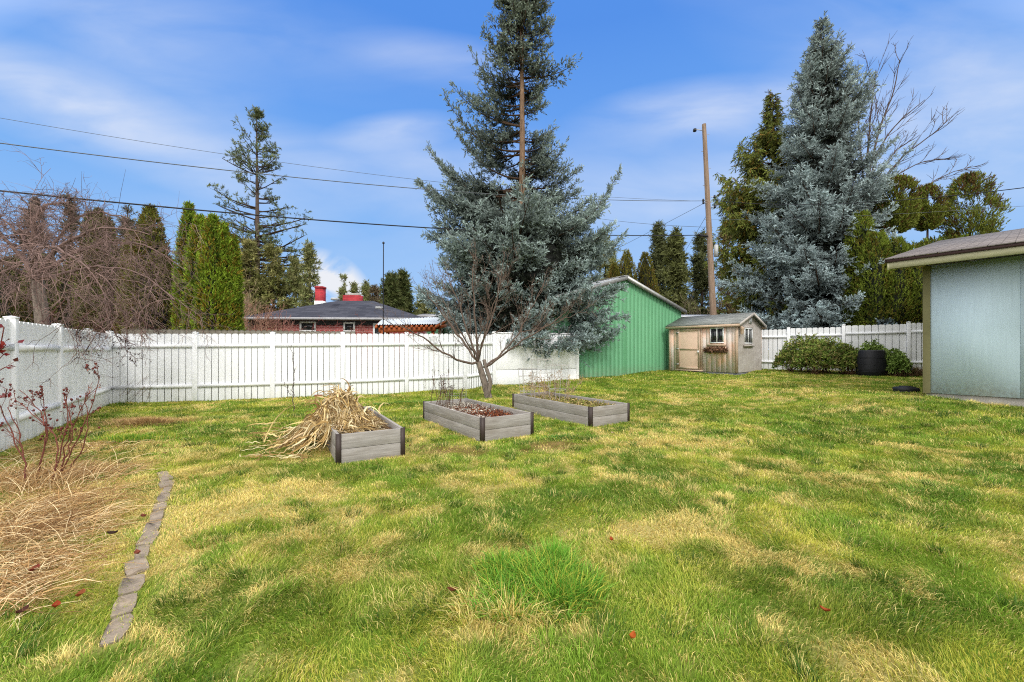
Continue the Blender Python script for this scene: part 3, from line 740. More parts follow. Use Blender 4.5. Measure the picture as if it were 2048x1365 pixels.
# ------------------------------------------------------------------ raised beds
M['soil'] = m_plain('bed_soil', (.085, .05, .035), .95, .5, (14, 14, 14), bmp=.8)
HB = .365
def raised_bed(b, label, z0):
    o = np.array(b['o']); e = b['e']; w = b['w']; l = b['l']
    r = thing('raised_bed', (o[0], o[1], z0), label, 'raised bed', 'raised garden beds')
    th = .04; s = 0
    for (q, ud, L_, flip) in ((o, e, w, 1), (o+b['n']*l, e, w, -1), (o, b['n'], l, -1), (o+e*w, b['n'], l, 1)):
        for (za, zb) in ((0, .178), (.182, HB)):
            s = Soup(); a0, a1 = (.0, th) if flip > 0 else (-th, 0.)
            e0 = th+.001 if (ud is e) else .0
            s.box(q, ud, e0, L_-e0, a0, a1, z0-.06+za if za == 0 else z0+za, z0+zb)
            s.build('side_board', M['bed'], r, bevel=.004)
    for (q, sx_, sy_) in ((o, 1, 1), (o+e*w, -1, 1), (o+b['n']*l, 1, -1), (o+e*w+b['n']*l, -1, -1)):
        s = Soup(); t = .006; k = .055
        u0, u1 = (-t, k) if sx_ > 0 else (-k, t); w0, w1 = (-t, 0-.001) if sy_ > 0 else (.001, t)
        s.box(q, e, u0, u1, w0, w1, z0-.05, z0+HB+.012)
        u0, u1 = (-t, -.001) if sx_ > 0 else (.001, t); w0, w1 = (0, k) if sy_ > 0 else (-k, 0)
        s.box(q, e, u0, u1, w0, w1, z0-.05, z0+HB+.012)
        s.build('corner_bracket', M['bed_dark'], r)
    # soil, uneven
    nu, nv = 14, 30; U, V_ = np.meshgrid(np.linspace(th, w-th, nu), np.linspace(th, l-th, nv))
    px = o[0]+e[0]*U+b['n'][0]*V_; py = o[1]+e[1]*U+b['n'][1]*V_
    zz = z0+.27+.05*(fbm(px*4, py*4, 3)-.5)
    i_, j_ = np.meshgrid(np.arange(nu-1), np.arange(nv-1)); k = (j_*nu+i_).ravel()
    Soup().add(np.c_[px.ravel(), py.ravel(), zz.ravel()], np.stack([k, k+1, k+nu+1, k+nu], 1)).build('soil', M['soil'], r, smooth=True)
    return r
def bedpt(b, u, v, z): p = np.array(b['o'])+b['e']*u+b['n']*v; return np.array([p[0], p[1], z])
raised_bed(BEDS[0], 'grey wooden raised bed heaped with dry corn leaves, nearest the camera', 0.)
raised_bed(BEDS[1], 'middle grey wooden raised bed in front of the bare tree', 0.)
raised_bed(BEDS[2], 'right hand grey wooden raised bed holding the wire cages', .0)
# bark chips / litter on the soil
rg = np.random.default_rng(8)
def litter(b, z, n, cols, u0, u1, v0, v1, name, label, L=.05, cat='mulch'):
    U = rg.uniform(u0, u1, n); V_ = rg.uniform(v0, v1, n)
    p = np.array(b['o'])[None]+b['e'][None]*U[:, None]+b['n'][None]*V_[:, None]
    P = np.c_[p, np.full(n, z)+rg.uniform(-.01, .035, n)]
    D = norm(rg.normal(size=(n, 3))*np.array([1, 1, .35])); cols = np.array(cols)
    V, Q, C = leaves(P, D, L*rg.uniform(.4, 1.2, n), L*.35*rg.uniform(.5, 1.3, n), cols[rg.integers(0, len(cols), n)]*rg.uniform(.7, 1.2, (n, 1)), rng=rg)
    s = Soup().add(V, Q, C); tag(s.build(name, M['straw']), label, cat, kind='stuff')
litter(BEDS[1], .275, 2600, [lin(120, 62, 40), lin(86, 48, 36), lin(150, 92, 60)], .05, .93, .05, 1.75, 'bark_mulch', 'red brown bark chips on the soil of the middle raised bed')
litter(BEDS[1], .285, 900, [lin(190, 180, 165), lin(160, 150, 135), lin(210, 205, 190)], .05, .9, .9, 2.3, 'dead_litter', 'pale dead plant litter at the back of the middle raised bed', .06, 'dead plants')
litter(BEDS[1], .285, 260, [lin(190, 180, 170), lin(160, 150, 135)], .05, .3, .15, .6, 'dead_litter', 'small pale scrap of dead litter at the near edge of the middle bed', .06, 'dead plants')
litter(BEDS[2], .285, 2600, [lin(170, 150, 96), lin(140, 134, 70), lin(196, 176, 120), lin(120, 128, 60)], .05, .98, .05, 2.5, 'bed_weeds', 'low straw and green weeds covering the right raised bed', .07, 'weeds')

# dried corn leaves
def mound(x, y, seed=0):
    b = BEDS[0]; dx = x-b['o'][0]; dy = y-b['o'][1]
    u = dx*b['e'][0]+dy*b['e'][1]; v = dx*b['n'][0]+dy*b['n'][1]
    inside = (u > -.02) & (u < b['w']) & (v > 0) & (v < b['l'])
    h = .68*np.exp(-(((u-.22)/.42)**2+((v-1.35)/.66)**2))
    h2 = .34*np.exp(-(((u+.12)/.26)**2+((v-1.35)/.7)**2))
    hh = np.maximum(h, h2)+.06*fbm(x*7, y*7, 2)
    return np.maximum(hh, np.where(inside, .30, .0))
rg = np.random.default_rng(14); b = BEDS[0]
s = Soup(); n = 2300
U = rg.normal(.2, .27, n); V_ = rg.normal(1.3, .46, n); k = (V_ > .12) & (U < .8) & (V_ < 2.3); U = U[k]; V_ = V_[k]; n = len(U)
P = np.zeros((n, 9, 3)); p0 = np.array(b['o'])[None]+b['e'][None]*U[:, None]+b['n'][None]*V_[:, None]
cx_ = np.array(b['o'])+b['e']*.15+b['n']*1.35
d = p0-cx_[None]; a = np.arctan2(d[:, 1], d[:, 0])+rg.normal(0, .75, n); st = rg.uniform(.18, .48, n)/8
P[:, 0, :2] = p0; P[:, 0, 2] = mound(p0[:, 0], p0[:, 1])+rg.uniform(0, .07, n)
lift = rg.uniform(-.01, .08, n)*(rg.random(n) < .5)
for j in range(1, 9):
    a = a+rg.normal(0, .16, n)
    P[:, j, :2] = P[:, j-1, :2]+np.stack([np.cos(a), np.sin(a)], 1)*st[:, None]
    mz = mound(P[:, j, 0], P[:, j, 1])+.012+lift*np.sin(j/8*np.pi)+rg.uniform(0, .03, n)
    P[:, j, 2] = np.maximum(mz, P[:, j-1, 2]-st*1.6)
cl_ = np.array([lin(222, 196, 142), lin(204, 174, 116), lin(236, 220, 176), lin(178, 146, 92), lin(214, 190, 150), lin(150, 120, 78)])
Wd = rg.uniform(.006, .024, n)[:, None]*np.array([.5, .9, 1, 1, .95, .85, .7, .45, .12])[None]
du = P[..., 0]-b['o'][0]; dv = P[..., 1]-b['o'][1]; uu = du*b['e'][0]+dv*b['e'][1]; vv = du*b['n'][0]+dv*b['n'][1]
ok = ~((vv < .06).any(1) | ((uu < .0) & (vv < .42)).any(1) | (uu > b['w']-.03).any(1)); P = P[ok]; n = len(P)
Wd = rg.uniform(.006, .024, n)[:, None]*np.array([.5, .9, 1, 1, .95, .85, .7, .45, .12])[None]
V, Q = ribbons(P, Wd, rng=rg); s.add(V, Q, np.repeat(cl_[rg.integers(0, 6, n)]*rg.uniform(.45, 1.1, (n, 1)), 18, 0))
# standing bent leaves on the crest
n = 150; U = rg.normal(.2, .22, n); V_ = rg.normal(1.4, .3, n); p0 = np.array(b['o'])[None]+b['e'][None]*U[:, None]+b['n'][None]*V_[:, None]
P = np.zeros((n, 9, 3)); P[:, 0, :2] = p0; P[:, 0, 2] = mound(p0[:, 0], p0[:, 1])-.12
D = norm(np.c_[rg.normal(0, .38, n), rg.normal(0, .38, n), np.ones(n)]); hx_ = rg.uniform(0, 6.28, n); L = rg.uniform(.25, .55, n)/8
for j in range(1, 9):
    if j > 4: D = norm(D+np.c_[np.cos(hx_)*.45, np.sin(hx_)*.45, -rg.uniform(.1, .9, n)])
    P[:, j] = P[:, j-1]+D*L[:, None]
Wd = rg.uniform(.014, .03, n)[:, None]*np.array([.7, .9, 1, 1, .95, .85, .7, .45, .12])[None]
V, Q = ribbons(P, Wd, rng=rg); s.add(V, Q, np.repeat(cl_[rg.integers(0, 6, n)]*rg.uniform(.75, 1.1, (n, 1)), 18, 0))
# loose leaves trailing on the lawn to the left
n = 60; P = np.zeros((n, 9, 3)); g0 = [G(rg.uniform(520, 650), rg.uniform(850, 925)) for _ in range(n)]
a = rg.uniform(2.2, 4.2, n); L = rg.uniform(.2, .5, n)/8; P[:, 0] = np.array(g0)+np.array([0, 0, .04])
for j in range(1, 9):
    a = a+rg.normal(0, .25, n); P[:, j, :2] = P[:, j-1, :2]+np.stack([np.cos(a), np.sin(a)], 1)*L[:, None]; P[:, j, 2] = .045+rg.uniform(0, .03, n)
V, Q = ribbons(P, rg.uniform(.01, .02, n)[:, None]*np.array([.5, .9, 1, 1, .95, .85, .7, .45, .12])[None], rng=rg); s.add(V, Q, np.repeat(cl_[rg.integers(0, 6, n)], 18, 0))
for (pts) in (((700, 805, 6.2), (655, 799, 6.1), (600, 800, 5.9), (560, 823, 5.8), (535, 860, 5.7), (528, 885, 5.65)), ((680, 850, 6), (630, 840, 5.9), (570, 850, 5.8), (548, 868, 5.7))):
    P = resample([W(*q) for q in pts], 12)[None]; V, Q = ribbons(P, np.full((1, 12), .016)); s.add(V, Q, lin(214, 190, 130))
tag(s.build('corn_leaf_pile', M['straw']), 'heap of dry tan corn leaves spilling over the left side of the near raised bed', 'dead plants', kind='stuff')

# wire cages
def cage(c, r0, r1, h, rings, legs, label, square=False):
    r = thing('tomato_cage', c, label, 'wire cage'); a0 = rg.uniform(0, 1)
    for k in range(legs):
        a = a0+k*2*math.pi/legs
        s = Soup().tube([(c[0]+math.cos(a)*r0, c[1]+math.sin(a)*r0, c[2]-.05), (c[0]+math.cos(a)*r1, c[1]+math.sin(a)*r1, c[2]+h)], .0045, 4); s.build('wire_leg', M['rustwire'], r)
    for k in range(rings):
        t = (k+1)/rings; rr = r0+(r1-r0)*t; an = np.linspace(0, 2*np.pi, 25)
        s = Soup().tube(np.stack([c[0]+np.cos(an)*rr, c[1]+np.sin(an)*rr, np.full(25, c[2]+h*t-.01)], 1), .0045, 4); s.build('wire_ring', M['rustwire'], r)
cage(bedpt(BEDS[2], .45, 2.05, .28), .16, .26, .92, 3, 4, 'tall wire tomato cage at the left end of the right raised bed')
cage(bedpt(BEDS[2], .5, 1.55, .28), .15, .26, .80, 3, 4, 'wire tomato cage nearer the camera in the right raised bed')
cage(bedpt(BEDS[2], .22, 2.30, .28), .15, .22, .70, 4, 6, 'low wire cage tangled with dead vines at the back of the right bed')
# roll of netting round the tree side of bed two
r = thing('wire_netting', bedpt(BEDS[1], .45, 2.1, .27), 'roll of thin wire netting standing in the middle raised bed', 'wire netting')
c = bedpt(BEDS[1], .5, 2.05, .27); s = Soup()
for k in range(16):
    a = k*2*math.pi/16; p_ = [(c[0]+math.cos(a+.03*j)*(.27+.012*rg.normal()), c[1]+math.sin(a+.03*j)*.27, c[2]+j*.125) for j in range(6)]; s.tube(p_, .002, 3)
for k in range(6):
    an = np.linspace(0, 2*np.pi, 30); s.tube(np.stack([c[0]+np.cos(an)*.27, c[1]+np.sin(an)*.27, c[2]+k*.12+.01*np.sin(an*3)], 1), .002, 3)
s.build('mesh_roll', M['rustwire'], r)

# dead stalks
def stalks(name, label, bases, h, mat, spread=.12, subs=8, colr=(96, 74, 60), rad=.006, lean=(0, 0), cat='dead plants', heads=None):
    b_ = np.array(bases); n = len(b_); P = np.zeros((n, 8, 3)); D = norm(np.c_[rg.normal(lean[0], spread, n), rg.normal(lean[1], spread, n), np.ones(n)])
    P[:, 0] = b_; L = h*rg.uniform(.6, 1.1, n)/7
    for j in range(1, 8): D = norm(D+rg.normal(0, .05, (n, 3))); P[:, j] = P[:, j-1]+D*L[:, None]
    R = rad*np.linspace(1, .5, 8)[None]*np.ones((n, 1)); s = Soup(); C = lin(*colr)
    V, Q = tubes(P, R, 5); s.add(V, Q, C)
    P2, R2 = sprout(P, R, subs, .25, 1, .6, .3, .6, 6, .12, (0, 0, .05), rng=rg, rmin=.0025); V, Q = tubes(P2, R2, 3); s.add(V, Q, C*1.1)
    if heads:
        E = P2[:, -1]; m = len(E); q = norm(rg.normal(size=(m, 3))); V, Ff, Cc = needles(E, q, np.full(m, heads[0]), np.tile(lin(*heads[1]), (m, 1)), 8, 1.2, .6, .3, rng=rg); s.add(V, Ff, Cc)
    return tag(s.build(name, mat), label, cat)
stalks('dead_stalk', 'brown dead stalks standing at the back left corner of the middle raised bed', [bedpt(BEDS[1], rg.uniform(.06, .5), rg.uniform(1.5, 2.25), .27) for _ in range(13)], .62, M['twig'], .1, 10, heads=(.03, (70, 52, 44)))
stalks('dead_stalk', 'pair of taller dark dead stalks rising from the back of the middle bed', [bedpt(BEDS[1], .12, 2.28, .27), bedpt(BEDS[1], .55, 2.3, .27)], .85, M['twig'], .05, 12)
stalks('dead_vine', 'pale grey dead vines tangled in the cages of the right raised bed', [bedpt(BEDS[2], rg.uniform(.1, .8), rg.uniform(1.3, 2.45), .27) for _ in range(26)], .62, M['twig'], .35, 12, (170, 150, 125), .004, heads=(.04, (150, 125, 95)))
stalks('dead_stalk', 'thin pale seed stalk at the right end of the right raised bed', [bedpt(BEDS[2], .9, 1.7, .27)], .62, M['twig'], .05, 14, (186, 170, 130), .004, heads=(.03, (196, 180, 140)))
fb = [np.array([*(np.array(G(px, 806)[:2])-np.array([0, .15])), 0.]) for px in (236, 246, 258, 268, 280, 300)]
stalks('dry_weed', 'slanting thin dead grass stalks against the white fence by the left corner', fb, .95, M['twig'], .08, 16, (120, 96, 74), .003, lean=(.9, 0))
stalks('dry_weed', 'thin dead weed against the white fence left of the middle bed', [np.array([*G(850, 786)[:2], .03]), np.array([*G(868, 786)[:2], .03])], .8, M['twig'], .1, 12, (110, 86, 70), .004)

# compost bin
g = G(1743, 752); s = Soup(); s.lathe((g[0], g[1], g[2]-.03), [(.001, .0), (.44, 0), (.435, .3), (.42, .6), (.36, .93), (.345, .96), (.001, .965)], 28)
r = thing('compost_bin', g, 'black plastic compost bin standing among the shrubs by the white fence', 'compost bin')
s.build('bin_body', M['black'], r, smooth=False)
s = Soup()
for zz in (.16, .42, .66): s.lathe((g[0], g[1], g[2]), [(.43-.02*zz, zz-.012), (.452-.05*zz**2-.02*zz, zz), (.43-.02*zz, zz+.012)], 28)
s.build('band', M['black'], r)
# black lidded box by the house
g = G(1812, 784); r = thing('utility_box', g, 'low black lidded plastic box on the lawn at the corner of the blue house', 'box')
s = Soup(); s.lathe((g[0], g[1], g[2]-.02), [(.23, 0), (.235, .06), (.225, .065)], 8, rot=.4); s.build('base', M['black'], r)
s = Soup(); s.lathe((g[0], g[1], g[2]+.045), [(.25, 0), (.255, .03), (.24, .055), (.13, .075), (.12, .09), (.001, .092)], 8, rot=.4); s.build('lid', M['black'], r)
s = Soup(); s.lathe((g[0]+.09, g[1]-.11, g[2]+.1), [(.022, 0), (.022, .03), (.001, .031)], 10); s.build('knob', M['black'], r)
# ------------------------------------------------------------------ green metal building
def m_green():
    m, nt, b = newmat('green_painted_steel'); p = pos(nt)
    c = ramp(nt, noise(nt, mapped(nt, p, (.6, .6, .3)), 1.5, 5), [(.3, (.10, .29, .145)), (.7, (.125, .34, .175))])
    st_ = ramp(nt, noise(nt, mapped(nt, p, (9, 9, .4)), 1.2, 5, .65), [(.5, 0), (.8, .3)]); c = mix(nt, st_, c, (.16, .33, .21))
    dirt_ = math_(nt, 'MULTIPLY', ramp(nt, sepz(nt, p)[2], [(.35, .8), (.8, 0)]), ramp(nt, noise(nt, p, 9, 6, .7), [(.35, 0), (.7, 1)])); c = mix(nt, dirt_, c, (.16, .17, .10))
    nt.links.new(c, b.inputs['Base Color']); b.inputs['Roughness'].default_value = .45; return m
M['green'] = m_green()
M['roofmetal'] = m_plain('pale_roof_steel', (.62, .63, .64), .4, .12, (2, 2, 2), metal=.2)
gu = np.array([1, .7]); gu = gu/np.linalg.norm(gu); gin = np.array([-gu[1], gu[0]])
def gp(u, w, z): p = np.array([1.37, 13.3+.7*1.37])+gu*u+gin*w; return (p[0], p[1], z)
WG = (7.95-1.37)/gu[0]; ZE = 3.24; ZP = 4.36; mid = WG*.5
def groof(u): return ZP-(ZP-ZE)*abs(u-mid)/mid
r = thing('metal_building', gp(0, 0, .2), 'green ribbed metal building with a low gable roof, behind the centre spruce', 'building')
s = Soup(); us = []; ribs = []
u_ = 0.
while u_ < WG-.05:
    us += [(u_, 0), (u_+.19, 0), (u_+.2, -.03), (u_+.235, -.03), (u_+.245, 0)]; u_ += .245
us = [(min(a, WG), w) for a, w in us]+[(WG, 0)]
if not any(abs(a-mid) < 1e-6 for a, w in us): us = sorted(us+[(mid, 0)], key=lambda q: q[0])
V = []
for a, w in us: V += [gp(a, w, .1), gp(a, w, groof(a)-.02)]
s.add(V, [(2*i, 2*i+2, 2*i+3, 2*i+1) for i in range(len(us)-1)])
s.build('front_wall', M['green'], r)
LB = 11.
s = Soup(); q = .215
while q < WG-.1:
    for zz in (.75, 1.5, 2.25, 3.0, 3.7):
        if zz < groof(q)-.1: s.hexa([gp(q-.012, -.036, zz), gp(q+.012, -.036, zz), gp(q+.012, -.030, zz), gp(q-.012, -.030, zz), gp(q-.012, -.036, zz+.024), gp(q+.012, -.036, zz+.024), gp(q+.012, -.030, zz+.024), gp(q-.012, -.030, zz+.024)])
    q += .49
s.build('screw_rows', M['steel'], r)
LB = 11.
for (a, nm) in ((0, 'side_wall'), (WG, 'side_wall')):
    s = Soup(); s.box(gp(a, .02, 0)[:2], gin, 0, LB, -.02, .02, .1, ZE-.08); s.build(nm, M['green'], r)
s = Soup(); s.prism([gp(0, LB, .1), gp(WG, LB, .1), gp(WG, LB, ZE-.02), gp(mid, LB, ZP-.02), gp(0, LB, ZE-.02)], (gin[0]*.02, gin[1]*.02, 0)); s.build('back_wall', M['green'], r)
for sg in (-1, 1):
    ue = mid+sg*(mid+.22); ze = ZP-(ZP-ZE)*(mid+.22)/mid; s = Soup()
    s.slab(gp(mid+sg*.002, -.16, ZP+.06), gp(mid+sg*.002, LB+.1, ZP+.06), gp(ue, LB+.1, ze+.06), gp(ue, -.16, ze+.06), .03)
    n_ = int(LB/.3)
    for k in range(1, n_):   # standing ribs
        w = -.1+k*.3
        s.slab(gp(mid+sg*.03, w, ZP+.085), gp(mid+sg*.03, w+.03, ZP+.085), gp(ue, w+.03, ze+.085), gp(ue, w, ze+.085), .024)
    s.build('roof', M['roofmetal'], r)
    s = Soup(); s.slab(gp(mid+sg*.001, -.19, ZP+.07), gp(mid+sg*.001, -.161, ZP+.07), gp(ue, -.161, ze+.07), gp(ue, -.19, ze+.07), .15)
    s.build('rake_trim', M['steel'], r)
s = Soup(); s.slab(gp(mid-.12, -.17, ZP+.09), gp(mid-.12, LB, ZP+.09), gp(mid+.12, LB, ZP+.09), gp(mid+.12, -.17, ZP+.09), .01); s.build('ridge_cap', M['roofmetal'], r)

# ------------------------------------------------------------------ small shed
def m_shedwood():
    m, nt, b = newmat('shed_plywood'); p = pos(nt)
    g = noise(nt, mapped(nt, p, (14, 14, .8)), 1.1, 4, .5)
    big = noise(nt, mapped(nt, p, (1.5, 1.5, .9)), 1.35, 5, .65)
    c = ramp(nt, g, [(.3, lin(234, 184, 154)), (.5, lin(236, 190, 162)), (.7, lin(240, 196, 170))])
    gr = ramp(nt, g, [(.3, lin(210, 198, 190)), (.7, lin(224, 212, 204))])
    zz = sepz(nt, p)[2]
    f = math_(nt, 'ADD', ramp(nt, big, [(.38, 0), (.62, 1)]), ramp(nt, zz, [(.45, .7), (1.4, 0)]), True)
    c = mix(nt, f, c, gr)
    dk = ramp(nt, noise(nt, mapped(nt, p, (1.6, 1.6, 1.1)), 1.4, 6, .7), [(.56, 0), (.8, .38)])
    c = mix(nt, dk, c, lin(150, 118, 98))
    nt.links.new(c, b.inputs['Base Color']); b.inputs['Roughness'].default_value = .85; return m
M['shed'] = m_shedwood()
M['shedgrey'] = m_graywood('shed_grey_siding', (.36, .32, .29), (.50, .46, .43), (.62, .59, .55), 'v')
M['shedtrim'] = m_graywood('shed_trim', (.46, .32, .23), (.56, .42, .31), (.64, .51, .40), 'v')
M['door'] = m_plain('tan_door_paint', lin(232, 198, 178), .7, .06)
sC = np.array([8.775, 15.6]); su = np.array([-.65, .76]); sw = np.array([.76, .65]); su = su/np.linalg.norm(su); sw = sw/np.linalg.norm(sw)
# front wall runs from the corner along su (u), depth along sw (w)
def sp(u, w, z): p = sC+su*u+sw*w; return (p[0], p[1], z)
def sbox(s, u0, u1, w0, w1, z0, z1):
    return s.hexa([sp(u0, w0, z0), sp(u1, w0, z0), sp(u1, w1, z0), sp(u0, w1, z0), sp(u0, w0, z1), sp(u1, w0, z1), sp(u1, w1, z1), sp(u0, w1, z1)])
SL = 2.78; SW = 2.72; SB = .50; SE = 2.42; SR = 2.87
r = thing('garden_shed', sp(0, 0, .4), 'small weathered tan wooden shed with a gable roof and window box, beside the green building', 'shed')
s = Soup(); sbox(s, .02, SL-.02, .02, SW-.02, .2, SB-.002); s.build('base', m_plain('shed_base', (.16, .17, .17), .85, .3), r)
def wall_u(w, thick, out):      # grooved wall along u
    s = Soup(); n_ = 14
    for k in range(n_):
        a = k*SL/n_; sbox(s, a+.001, a+SL/n_-.001, w, w+thick, SB, SE)
    sbox(s, .001, SL-.001, w+thick*.35, w+thick*.95, SB, SE-.001); return s
wall_u(0, .03, -1).build('front_wall', M['shed'], r); wall_u(SW-.03, .03, 1).build('back_wall', M['shed'], r)
def rz(w): return SE+(SR-SE)*(1-abs(w-SW/2)/(SW/2))
for (u0, u1) in ((0, .03), (SL-.03, SL)):
    s = Soup(); n_ = 14
    for k in range(n_):
        a = max(k*SW/n_+.0025, .031); c_ = min((k+1)*SW/n_-.0025, SW-.031)
        P = [sp(u0, a, SB), sp(u0, c_, SB), sp(u0, c_, rz(c_)-.01), sp(u0, a, rz(a)-.01)]
        e = np.array(sp(u1, 0, 0))-np.array(sp(u0, 0, 0)); s.prism(P, e)
    e = np.array(sp(.018, 0, 0))-np.array(sp(0.01, 0, 0))
    o_ = u0+.011
    s.prism([sp(o_, .03, SB), sp(o_, SW-.03, SB), sp(o_, SW-.03, SE-.02), sp(o_, SW/2, SR-.02), sp(o_, .03, SE-.02)], e)
    s.build('gable_wall', M['shedgrey'], r)
# corner boards
for (u0, u1, w0, w1) in ((-.02, .07, -.02, -.001), (-.02, -.001, -.0005, .07), (SL-.07, SL+.02, -.02, -.001)):
    s = Soup(); sbox(s, u0, u1, w0, w1, SB, SE); s.build('corner_board', M['shedtrim'], r)
M['shedroof'] = m_shingle('shed_shingles', (su[0], su[1], 0), (sw[0], sw[1], 0), (.17, .18, .17), (.26, .27, .255), (.07, .07, .07), .14, .3)
for sg in (-1, 1):
    we = SW/2+sg*(SW/2+.12); ze = SR-(SR-SE)*(SW/2+.12)/(SW/2); wr = SW/2+sg*.0005
    s = Soup(); s.slab(sp(-.14, wr, SR+.06), sp(SL+.12, wr, SR+.06), sp(SL+.12, we, ze+.06), sp(-.14, we, ze+.06), .03); s.build('roof', M['shedroof'], r)
    s = Soup(); e0, e1 = (we, we+.022*sg*-1)
    s.slab(sp(-.14, min(e0, e1), ze+.028), sp(SL+.12, min(e0, e1), ze+.028), sp(SL+.12, max(e0, e1), ze+.028), sp(-.14, max(e0, e1), ze+.028), .10); s.build('fascia', M['shedtrim'], r)
    s = Soup(); s.slab(sp(-.165, wr, SR+.055), sp(-.141, wr, SR+.055), sp(-.141, we, ze+.055), sp(-.165, we, ze+.055), .11); s.build('rake_board', M['shedgrey'], r)
# door
D0, D1 = 1.42, 2.36; ZD0, ZD1 = .58, 2.28
s = Soup(); sbox(s, D0, D1, -.035, -.002, ZD0, ZD1); dr = s.build('door', M['door'], r, bevel=.004)
for (u0, u1, z0, z1) in ((D0, D0+.07, ZD0, ZD1), (D1-.07, D1, ZD0, ZD1), (D0+.071, D1-.071, ZD0, ZD0+.09), (D0+.071, D1-.071, ZD1-.09, ZD1), (D0+.071, D1-.071, 1.39, 1.46)):
    s = Soup(); sbox(s, u0, u1, -.055, -.036, z0, z1); s.build('door_batten', M['shedtrim'], dr)
s = Soup(); s.lathe(sp(D0+.06, -.08, 1.32), [(.001, -.045), (.03, -.04), (.035, 0), (.03, .04), (.001, .045)], 12); s.build('handle', M['white'], dr)
for z in (.75, 1.42, 2.1):
    s = Soup(); sbox(s, D1-.03, D1+.1, -.064, -.0565, z, z+.05); s.build('hinge', M['steel'], dr)
for (u0, u1, z0, z1) in ((D0-.09, D0-.004, ZD0-.04, ZD1+.08), (D1+.004, D1+.09, ZD0-.04, ZD1+.08), (D0-.003, D1+.003, ZD1+.005, ZD1+.08)):
    s = Soup(); sbox(s, u0, u1, -.025, -.0015, z0, z1); s.build('door_frame', M['shedtrim'], r)
s = Soup(); sbox(s, D0-.12, D1+.12, -.09, -.002, .50, .55); s.build('door_sill', M['shedtrim'], r)
# windows
def shed_window(pf, a0, a1, z0, z1):
    def bx_(s, u0, u1, d0, d1, q0, q1): return s.hexa([pf(u0, d0, q0), pf(u1, d0, q0), pf(u1, d1, q0), pf(u0, d1, q0), pf(u0, d0, q1), pf(u1, d0, q1), pf(u1, d1, q1), pf(u0, d1, q1)])
    f = .045; s = Soup()
    bx_(s, a0, a1, 0, .035, z0, z0+f); bx_(s, a0, a1, 0, .035, z1-f, z1)
    for c_ in (a0, a1-f, (a0+a1-f)/2): bx_(s, c_, c_+f, .001, .033, z0+f, z1-f)
    w = s.build('window_frame', M['white'], r)
    for k, (c0, c1) in enumerate(((a0+f, (a0+a1-f)/2), ((a0+a1+f)/2, a1-f))):
        s = Soup(); bx_(s, c0, c1, .008, .014, z0+f, z1-f); s.build('pane', M['glass'], w)
    return bx_
bx_ = shed_window(lambda u, d, z: sp(u, -d-.002, z), .48, 1.02, 1.66, 2.30)
s = Soup(); bx_(s, .40, 1.12, 0, .09, 1.55, 1.62); s.build('window_sill', M['shedtrim'], r)
bx_ = shed_window(lambda u, d, z: sp(-d-.002, u, z), .72, 1.55, 1.64, 2.28)
s = Soup(); bx_(s, .62, 1.65, 0, .07, 1.53, 1.61); s.build('window_sill', M['shedgrey'], r)
s = Soup(); bx_(s, .66, 1.62, 0, .03, 2.285, 2.34); s.build('window_head', M['shedgrey'], r)
s = Soup(); bx_(s, 1.2, 1.52, 0, .03, 2.48, 2.72); vt = s.build('gable_vent', M['white'], r)
s = Soup(); 
for k in range(5): bx_(s, 1.23+k*.056, 1.255+k*.056, .0305, .036, 2.51, 2.69)
s.build('louvre', M['greyplastic'], vt)
s = Soup(); bx_(s, .16, .24, .0, .12, 2.26, 2.34); s.lathe(sp(-.11, .2, 2.0), [(.03, 0), (.06, .06), (.06, .2), (.1, .26), (.001, .3)], 10); s.build('wall_lamp', M['shedtrim'], r)
# window box with dead plants
r2 = thing('window_box', sp(.78, -.15, 1.3), 'window box full of dead brown plants hung on the tan shed', 'window box')
s = Soup(); sbox(s, .36, 1.16, -.22, -.01, 1.28, 1.42); s.build('planter', m_plain('coir_planter', (.12, .075, .05), .95, .4, (20, 20, 20), bmp=.8), r2)
rg = np.random.default_rng(4); n = 420
P = np.array([sp(rg.uniform(.34, 1.18), -rg.uniform(.02, .25), 1.40) for _ in range(n)]); D = norm(np.c_[rg.normal(0, .7, n), rg.normal(-.35, .6, n), rg.normal(-.1, .6, n)])
V, Q, C = leaves(P, D, rg.uniform(.06, .2, n), rg.uniform(.02, .05, n), np.array([lin(120, 84, 62), lin(92, 66, 52), lin(150, 116, 90)])[rg.integers(0, 3, n)], rng=rg)
Soup().add(V, Q, C).build('dead_plant', M['straw'], r2)

# ------------------------------------------------------------------ blue house at the right
def m_bluewall():
    m, nt, b = newmat('pale_blue_siding'); p = pos(nt)
    n = noise(nt, mapped(nt, p, (1, 1, .5)), 1.3, 5, .6); c = ramp(nt, n, [(.3, lin(186, 207, 222)), (.7, lin(194, 214, 228))])
    f = noise(nt, mapped(nt, p, (40, 40, 2)), 1., 4); c = mix(nt, 1., c, ramp(nt, f, [(.3, .94), (.7, 1.04)]), 'MULTIPLY')
    sp_ = math_(nt, 'MULTIPLY', ramp(nt, sepz(nt, p)[2], [(.5, .8), (.85, 0)]), ramp(nt, noise(nt, p, 14, 6, .7), [(.4, 0), (.7, 1)])); c = mix(nt, sp_, c, lin(150, 146, 128))
    st_ = ramp(nt, noise(nt, mapped(nt, p, (7, 7, .35)), 1.2, 5, .6), [(.6, 0), (.8, .12)]); c = mix(nt, st_, c, lin(140, 156, 160))
    nt.links.new(c, b.inputs['Base Color']); b.inputs['Roughness'].default_value = .75; bump(nt, b, f, .15, .004); return m
M['blue'] = m_bluewall()
M['olive'] = m_plain('olive_trim', lin(112, 108, 76), .7, .1); M['olive_light'] = m_plain('cream_green_fascia', lin(186, 182, 150), .7, .12, (3, 3, 12))
